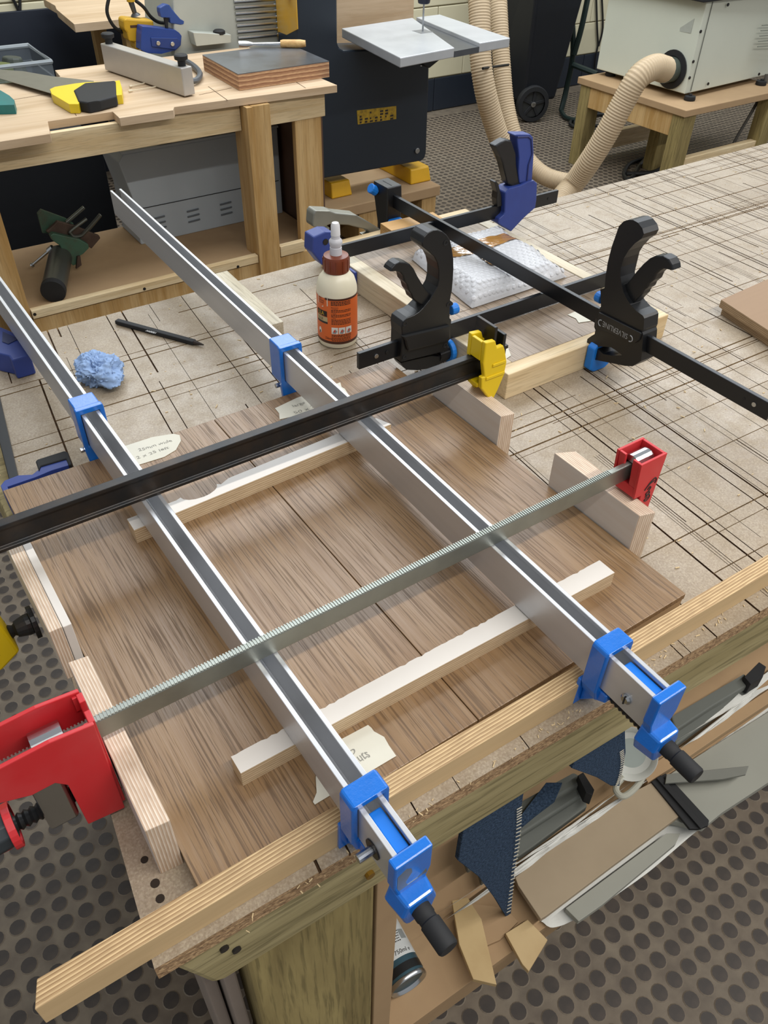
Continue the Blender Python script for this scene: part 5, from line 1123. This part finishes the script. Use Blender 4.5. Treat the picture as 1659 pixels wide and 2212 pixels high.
for k in range(5):
    a, b2 = P(1646-2.5*k, 55+11.5*k, 'y', yy0), P(1700-2.5*k, 51+11.5*k, 'y', yy0); m = MB(); m.bar(a, b2, .004, .004, (0, 1, 0)); make('vent_slot', m, M('vent_dark', '#7b7f74', .5, var=0), pmh)
for px, py in ((1489, 216), (1318, 163), (1643, 183)):
    p = P(px, py, 'z', .433); m = MB(); m.lathe([(.026, 0), (.028, .004), (.026, .018), (.008, .02), (.008, .027)], 16, p); make('foot', m, MAT['rubber'], pm_, smooth=True)
m = MB(); m.prism(trace([(1469, 60), (1500, 40), (1492, 72), (1468, 68)], 'x', x0-.003), (.002, 0, 0)); make('rating_label', m, M('pale_sticker', '#a9aca2', .4, var=.2), pmh)
m = MB(); m.tube(spline([P(1656, 160, 'y', y0-.02), P(1648, 195, 'y', y0-.03), P(1625, 240, 'y', y0-.03), P(1590, 300, 'y', y0-.03), Vector((P(1560, 345, 'y', y0-.03).x, y0-.03, .02))], 6), .008, 8); make('power_cable', m, M('grey_cable', '#4d4a44', .5), label='grey power cable hanging in front of the machine stand', cat='cable', smooth=True)
m = MB(); m.tube(spline([Vector((4.15+.20*math.cos(t_*.75), 3.72+.10*math.sin(t_*.8), .012+.001*t_)) for t_ in range(14)], 5), .010, 7); make('cable_coil', m, MAT['cable'], label='loose coils of black cable on the floor behind the stand', cat='cable', smooth=True)
m = MB(); m.tube(spline([Vector((3.75+.22*math.cos(t_*.8), 2.95+.10*math.sin(t_*1.1), .012+.001*t_)) for t_ in range(12)], 5), .011, 7); make('cable_coil', m, MAT['cable'], label='black cable coiled on the floor under the machine stand', cat='cable', smooth=True)
# ------------------------------------------------------------------ black wheeled bin and green trestle by the wall
wbx = thing('wheeled_bin', 'tall black wheeled bin standing near the cream wall', 'bin', (3.98, 4.15, 0))
m = MB()
lo = [Vector(p) for p in ((3.78, 3.98, .10), (4.03, 3.96, .10), (4.05, 4.30, .10), (3.80, 4.32, .10))]; hi = [Vector(p) for p in ((3.64, 3.84, 1.06), (4.10, 3.84, 1.06), (4.12, 4.40, 1.06), (3.64, 4.40, 1.06))]
i_ = [m.vert(p) for p in lo+hi]; m.face(i_[:4][::-1]); m.face(i_[4:])
for k in range(4): m.face((i_[k], i_[(k+1) % 4], i_[4+(k+1) % 4], i_[4+k]))
make('body', m, M('black_bin_plastic', '#14181f', .5, var=.2), wbx, bevel=.02, seg=3)
wc = D(1149, 232, 4.98); wc.z = .105
for dx, dy in ((0, 0), (.10, .27)):
    w0 = Vector((wc.x+dx, wc.y+dy, .105)); d = Vector((-.35, -.94, 0)).normalized()
    m = MB(); prof = [(-.022, .075), (-.022, .1), (-.012, .104), (.012, .104), (.022, .1), (.022, .075)]; m.rings([(w0+d*a, r_) for a, r_ in prof], 28, False); wl = make('wheel', m, MAT['rubber'], wbx, smooth=True)
    m = MB(); m.rings([(w0-d*.006, .076), (w0+d*.006, .076)], 24); make('wheel_disc', m, M('wheel_grey', '#2c2e2e', .5), wl)
    m = MB(); m.rings([(w0+d*.004, .018), (w0+d*.02, .016), (w0+d*.022, .008)], 12); make('hub', m, MAT['steel'], wl)
    up_ = Vector((0, 0, 1)); sd = d.cross(up_).normalized()
    for k in range(5):
        a = 2*math.pi*k/5+.4; u_ = sd*math.cos(a)+up_*math.sin(a); m = MB(); m.bar(w0+d*.009+u_*.015, w0+d*.009+u_*.076, .018, .01, d); make('spoke', m, MAT['rubber'], wl, bevel=.002)
tr_ = thing('steel_trestle', 'dark green tubular steel trestle against the cream wall', 'trestle', (4.45, 4.2, 0))
MAT['dgreen'] = M('dark_green_tube', '#1c2a26', .45, .2, var=.2)
for pts in ((D(1232, -20, 4.75), D(1238, 110, 4.95), D(1224, 190, 5.1), Vector((D(1212, 240, 5.16).x, D(1212, 240, 5.16).y, .02))), (D(1273, -20, 4.75), D(1256, 60, 4.85), D(1240, 118, 4.95)), (D(1238, 140, 4.98), D(1290, 160, 4.9))):
    m = MB(); m.tube(spline(pts, 5), .017, 8); make('tube', m, MAT['dgreen'], tr_, smooth=True)
m = MB(); m.tube(spline([Vector((D(1212, 240, 5.16).x, D(1212, 240, 5.16).y, .02)), D(1225, 255, 5.05)*1, D(1265, 262, 4.95)], 5), .014, 8); make('foot_bar', m, MAT['dgreen'], tr_, smooth=True)
for ci_, (a, b2, c3) in enumerate((((1288, -10), (1290, 60), (1292, 95)), ((1300, -10), (1302, 60), (1293, 100)), ((1292, 95), (1286, 130), (1283, 170)))):
    m = MB(); m.tube(spline([P(*a, 'y', 4.425), P(*b2, 'y', 4.425), P(*c3, 'y', 4.425)], 5), .007, 6); make('wall_cable', m, MAT['cable'], label=['thin cable hanging closest to the trestle on the cream wall', 'thin cable with a bend at the foot on the cream wall by the pale machine', 'knotted lower length of the thin cables above the machine stand'][ci_], cat='cable', smooth=True)
for ci_, (a, b2) in enumerate((((24, -10), (40, 22)), ((43, -10), (43, 22)))):
    m = MB(); m.tube([P(*a, 'y', 4.43), P(*b2, 'y', 4.43)], .007, 6); make('wall_cable', m, MAT['cable'], label=('slanting' if ci_ == 0 else 'upright')+' thin dark cable on the cream wall above the storage tub', cat='cable')
# ================================================================== on the shelf under the bench
MAT['slate'] = M('dusty_grey_board', '#96968b', .7, var=.3, vs=8, col2='#85857a')
MAT['slate2'] = M('dark_grey_plank', '#62655f', .7, var=.3, vs=12, col2='#75776f', stretch=(.3, 1, 1))
MAT['sheetpaper'] = M('crumpled_white_paper', '#d6d6cf', .7, var=.15, vs=10, bump=.4, bs=60, bd=.003)
SH = .198
def flat(name, pts, zt, th, mat, label, cat, group=None, bev=.0008):
    m = MB(); m.prism(trace(pts, 'z', zt), (0, 0, -th)); return make(name, m, mat, label=label, cat=cat, group=group, bevel=bev)
# crumpled paper with a ragged front
def pap(pts, zt, label):
    q = trace(pts, 'z', zt); m = MB(); n = len(q)//2
    f_, b_ = q[:n], q[n:][::-1]; N = 40
    ff, bb = spline(f_, 8), spline(b_, 8)
    def fn(u, v):
        a = ff[min(len(ff)-1, int(u*(len(ff)-1)))]; e = bb[min(len(bb)-1, int(u*(len(bb)-1)))]; p = a.lerp(e, v)
        return p+Vector((0, 0, .0035*mn.noise(p*38)+.006*abs(mn.noise(p*15))*(1-v)))
    m.grid(fn, N, 10); return make('paper_sheet', m, MAT['sheetpaper'], smooth=True, label=label, cat='paper', recalc=False)
pap([(1168, 1992), (1200, 2004), (1290, 1960), (1400, 1885), (1500, 1800), (1600, 1730), (1700, 1665), (1150, 1870), (1240, 1820), (1330, 1760), (1420, 1700), (1500, 1640), (1600, 1570), (1700, 1500)], SH+.003, 'crumpled white paper sheet hanging over the lower shelf front')
pap([(960, 1990), (1040, 1940), (1120, 1890), (1200, 1830), (1290, 1770), (1380, 1700), (1400, 1685), (950, 1970), (1030, 1920), (1110, 1868), (1190, 1812), (1280, 1750), (1370, 1685), (1390, 1670)], .243, 'strip of white paper edging the grey planks on the lower shelf')
pap([(1470, 1618), (1520, 1588), (1590, 1538), (1640, 1500), (1700, 1462), (1760, 1425), (1780, 1415), (1460, 1600), (1510, 1570), (1575, 1518), (1606, 1490), (1690, 1430), (1750, 1390), (1770, 1380)], .250, 'white paper folded between grey planks and the brown timber on the shelf')
flat('grey_slab', [(1440, 1770), (1520, 1788), (1560, 1755), (1660, 1690), (1760, 1625), (1760, 1470), (1659, 1538), (1520, 1625), (1420, 1690)], .226, .014, MAT['slate'], 'large dusty grey board lying on the lower shelf', 'board')
flat('timber_batten', [(1400, 1690), (1480, 1640), (1560, 1585), (1659, 1520), (1760, 1455), (1760, 1425), (1659, 1490), (1560, 1555), (1480, 1607), (1385, 1665)], .242, .016, MAT['mdf'], 'brown timber batten beside the grey board on the shelf', 'batten')
flat('mdf_sheet', [(1113, 1895), (1119, 1912), (1168, 1985), (1180, 1978), (1320, 1872), (1468, 1762), (1462, 1745), (1408, 1690), (1340, 1725), (1220, 1810)], .238, .011, MAT['mdfgrey'], 'dusty tan fibreboard sheet on the lower shelf', 'board')
flat('stone_strip', [(1222, 1962), (1250, 1990), (1300, 1955), (1460, 1822), (1470, 1800), (1440, 1800)], .222, .012, MAT['slate'], 'grey stone strip under the tan fibreboard sheet', 'strip')
# black rebated strip
t = thing('black_strip', 'black rebated plastic strip between tan and grey boards', 'strip', P(1470, 1730, 'z', .24))
m = MB(); m.prism(trace([(1407, 1688), (1438, 1670), (1532, 1772), (1530, 1783), (1510, 1790), (1490, 1790)], 'z', .242), (0, 0, -.006)); make('web', m, MAT['rubber'], t, bevel=.001)
m = MB(); m.prism(trace([(1418, 1680), (1428, 1674), (1524, 1784), (1514, 1790)], 'z', .247), (0, 0, -.005)); make('rib', m, MAT['rubber'], t, bevel=.001)
flat('metal_offcut', [(1437, 1692), (1440, 1672), (1618, 1654), (1611, 1673), (1560, 1683)], .252, .004, M('grey_strip', '#7d7e76', .5, .3, var=.15), 'short grey strip with a slanted end lying across the grey board', 'strip')
# stacked grey planks with rounded ends
for k, (pts, z) in enumerate((([(1040, 1905), (1150, 1830), (1268, 1742), (1266, 1728), (1255, 1718), (1030, 1870)], .232), ([(1010, 1880), (1130, 1800), (1262, 1715), (1264, 1700), (1252, 1690), (1000, 1850)], .252), ([(1000, 1850), (1120, 1770), (1258, 1690), (1250, 1672), (1240, 1668), (1000, 1800)], .274))):
    flat('grey_plank', pts, z, .016, MAT['slate2'], ('lowest', 'middle', 'topmost')[k]+' of the grey round-ended planks stacked behind the blue carpet', 'plank', 'grey planks on the shelf', .004)
for k, (pts, z) in enumerate((([(1460, 1610), (1540, 1550), (1615, 1498), (1640, 1475), (1610, 1470), (1450, 1580)], .250), ([(1460, 1578), (1540, 1525), (1612, 1482), (1620, 1468), (1608, 1455), (1450, 1548)], .272))):
    flat('grey_plank', pts, z, .016, MAT['slate2'], ('lower', 'upper')[k]+' grey plank with a black wedge at its end under the beam', 'plank', 'grey planks on the shelf', .004)
flat('black_wedge', [(1608, 1462), (1640, 1430), (1655, 1440), (1648, 1462), (1622, 1478)], .285, .03, MAT['rubber'], 'black rubber wedge at the end of a grey plank', 'wedge')
flat('black_wedge', [(1248, 1675), (1260, 1668), (1284, 1706), (1280, 1718), (1266, 1712)], .29, .03, MAT['rubber'], 'black rubber wedge between the two blue carpet pieces', 'wedge')
# blue carpet offcuts with whipped edge
tc_ = NT('blue_carpet'); v_ = tc_.coord(); n_ = tc_.noise(v_, 260, 4, .7); n2_ = tc_.noise(v_, 30, 3)
tc_.set(tc_.mixc(tc_.math('MULTIPLY', n2_, .5), tc_.ramp(n_, [(.3, c('#1f2a38')), (.7, c('#586d88'))]), c('#34465c')), 1.0); tc_.bump(n_, 1.0, .004); tc_.b.inputs['Specular IOR Level'].default_value = .1; MAT['carpet'] = tc_.m
def carpet(pts, y, edge, label, th=.007):
    w = trace(pts, 'y', y); t = thing('carpet_offcut', label, 'carpet', (sum(p.x for p in w)/len(w), y, SH), 'blue carpet offcuts')
    m = MB(); m.prism(w, (0, th, 0)); pil = make('pile', m, MAT['carpet'], t, bevel=.001)
    e = spline(trace(edge, 'y', y-.0015), 6)
    L = [e[0]]
    m = MB()
    for a, b2 in zip(e, e[1:]):
        d = (b2-a); nn = Vector((d.z, 0, -d.x)).normalized()
        m.bar(a+nn*.0040, a-nn*.0040+d*.4, .0010, .0010, (0, 1, 0))
    make('whipping', m, M('edge_thread', '#b9b4a4', .9, var=0), pil, kind='stuff')
    return t
carpet([(990, 1860), (1000, 1800), (1030, 1700), (1140, 1660), (1126, 1750), (1124, 1800), (1112, 1880), (1104, 1975), (1093, 1980), (1072, 1945), (1035, 1895)], .296, [(1122, 1745), (1121, 1780), (1117, 1830), (1110, 1880), (1104, 1930), (1098, 1975)], 'blue carpet offcut hanging in a point with whipped edge')
carpet([(1235, 1660), (1260, 1600), (1350, 1560), (1352, 1625), (1346, 1660), (1338, 1698), (1320, 1698), (1290, 1680)], .33, [(1343, 1622), (1345, 1645), (1340, 1675), (1332, 1698)], 'smaller blue carpet offcut lying against the white dish')
flat('carpet_scrap', [(1122, 1765), (1124, 1785), (1160, 1755), (1200, 1725), (1215, 1690), (1180, 1690)], .29, .012, MAT['carpet'], 'ragged blue carpet scrap on the topmost grey plank', 'carpet')
# white dish and hose loop
dc = P(1362, 1628, 'z', .30)
t = thing('white_dish', 'shallow white dish tilted under the bench beam', 'dish', (dc.x, dc.y, .27))
DX = Matrix.Translation(dc) @ Vector((-.62, -.25, .74)).to_track_quat('Z', 'Y').to_matrix().to_4x4()
m = MB(); m.X = DX; m.rings([(Vector((0, 0, z)), r) for r, z in ((.024, -.014), (.034, -.010), (.042, .004), (.044, .005), (.0445, .003), (.036, -.013), (.024, -.017))], 40, False); rm_ = make('rim', m, M('white_enamel', '#d3d5ce', .3, var=.1), t, smooth=True)
m = MB(); m.X = DX; m.rings([(Vector((0, 0, -.0165)), .0245), (Vector((0, 0, -.0140)), .0242)], 30); make('base', m, M('grey_enamel_in', '#a8b1ab', .3, var=.1), t)
m = MB(); lp_ = [P(a, b2, 'z', .27) for a, b2 in ((1405, 1610), (1402, 1640), (1392, 1672), (1372, 1702), (1348, 1720), (1333, 1712), (1332, 1696), (1345, 1680))]; m.tube(spline(lp_, 6), .0055, 10); make('hose_loop', m, M('grey_white_hose', '#a9a89a', .4, var=.15), label='pale plastic tube looped around the white dish', cat='tube', smooth=True)
# plywood offcuts sticking out over the shelf front
flat('plywood_offcut', [(976, 1945), (1010, 1938), (1040, 1985), (1073, 2127), (1022, 2115), (992, 2040)], .236, .010, M('offcut_ply', '#bfa576', .6, var=.3, vs=14, col2='#9a7848'), 'long plywood offcut pointing out over the shelf edge', 'offcut')
flat('plywood_offcut', [(1092, 2016), (1140, 1986), (1183, 2030), (1142, 2098), (1128, 2082)], .214, .010, M('offcut_ply2', '#c4aa7c', .6, var=.3, vs=14, col2='#9a7848'), 'small pointed plywood offcut beside the tan fibreboard sheet', 'offcut')
flat('mdf_offcut', [(985, 1990), (1010, 1950), (1090, 1960), (1120, 1990), (1080, 2030), (1010, 2060)], .206, .007, MAT['mdf'], 'flat fibreboard offcut under the plywood pieces', 'offcut')
# aerosol can lying on the shelf
c0 = P(884, 2128, 'z', SH+.030); c1 = P(838, 2040, 'z', SH+.030)
d = (c1-c0).normalized(); c1 = c0+d*.18
t = thing('spray_can', 'spray can lying on its side with a white 750ml label', 'can', ((c0+c1)/2-Vector((0, 0, .03))))
m = MB(); m.rings([(c0+d*.005, .0285), (c0+d*.010, .0290), (c1, .0290)], 36); make('body', m, M('can_teal', '#3c5a66', .35, .4, var=.2), t, smooth=True)
m = MB(); m.rings([(c0+d*.012, .0225), (c0+d*.001, .027), (c0, .0285), (c0+d*.002, .0298), (c0+d*.006, .0298), (c0+d*.007, .0288)], 36, False); make('base_rim', m, MAT['steel'], t, smooth=True)
m = MB(); m.rings([(c0+d*.0115, .0226), (c0+d*.013, .010)], 30); make('dished_base', m, MAT['galv'], t, smooth=True)
s1 = d.cross(Vector((0, 0, 1))).normalized(); u1 = s1.cross(d).normalized()
if u1.z < 0: u1 = -u1
def cans(a, x, r=.0293): return c0+d*x+(s1*math.sin(a)+u1*math.cos(a))*r
def cband(a0, a1, x0, x1, r): m = MB(); m.grid(lambda u, v: cans(a0+(a1-a0)*u, x0+(x1-x0)*v, r), 16, 1); return m
cl_ = make('label', cband(-1.4, 1.35, .030, .100, .0293), M('can_label_white', '#cfd3d2', .4, var=.1), t, smooth=True, recalc=False)
make('dark_band', cband(-1.6, 1.6, .0105, .022, .0293), M('can_dark', '#17191a', .4), t, smooth=True, recalc=False)
tm = text_mb('750ml e', .0085, lambda x, y: cans(-.15+x/.0293, .034+y, .0297)); make('label_text', tm, MAT['ink'], cl_, recalc=False)
fp = MB(); random.seed(9)
for r_ in range(7):
    a = -.1
    while a < .5:
        w = random.uniform(.03, .1); fp.face([fp.vert(cans(a+da, .050+r_*.0035+dx, .0296)) for da, dx in ((0, 0), (w, 0), (w, .0014), (0, .0014))]); a += w+.03
make('fine_print', fp, MAT['ink'], cl_, kind='stuff', recalc=False)
make('hazard_box', cband(.6, 1.0, .052, .066, .0296), M('can_box_grey', '#8c9190', .5, var=0), cl_, recalc=False)
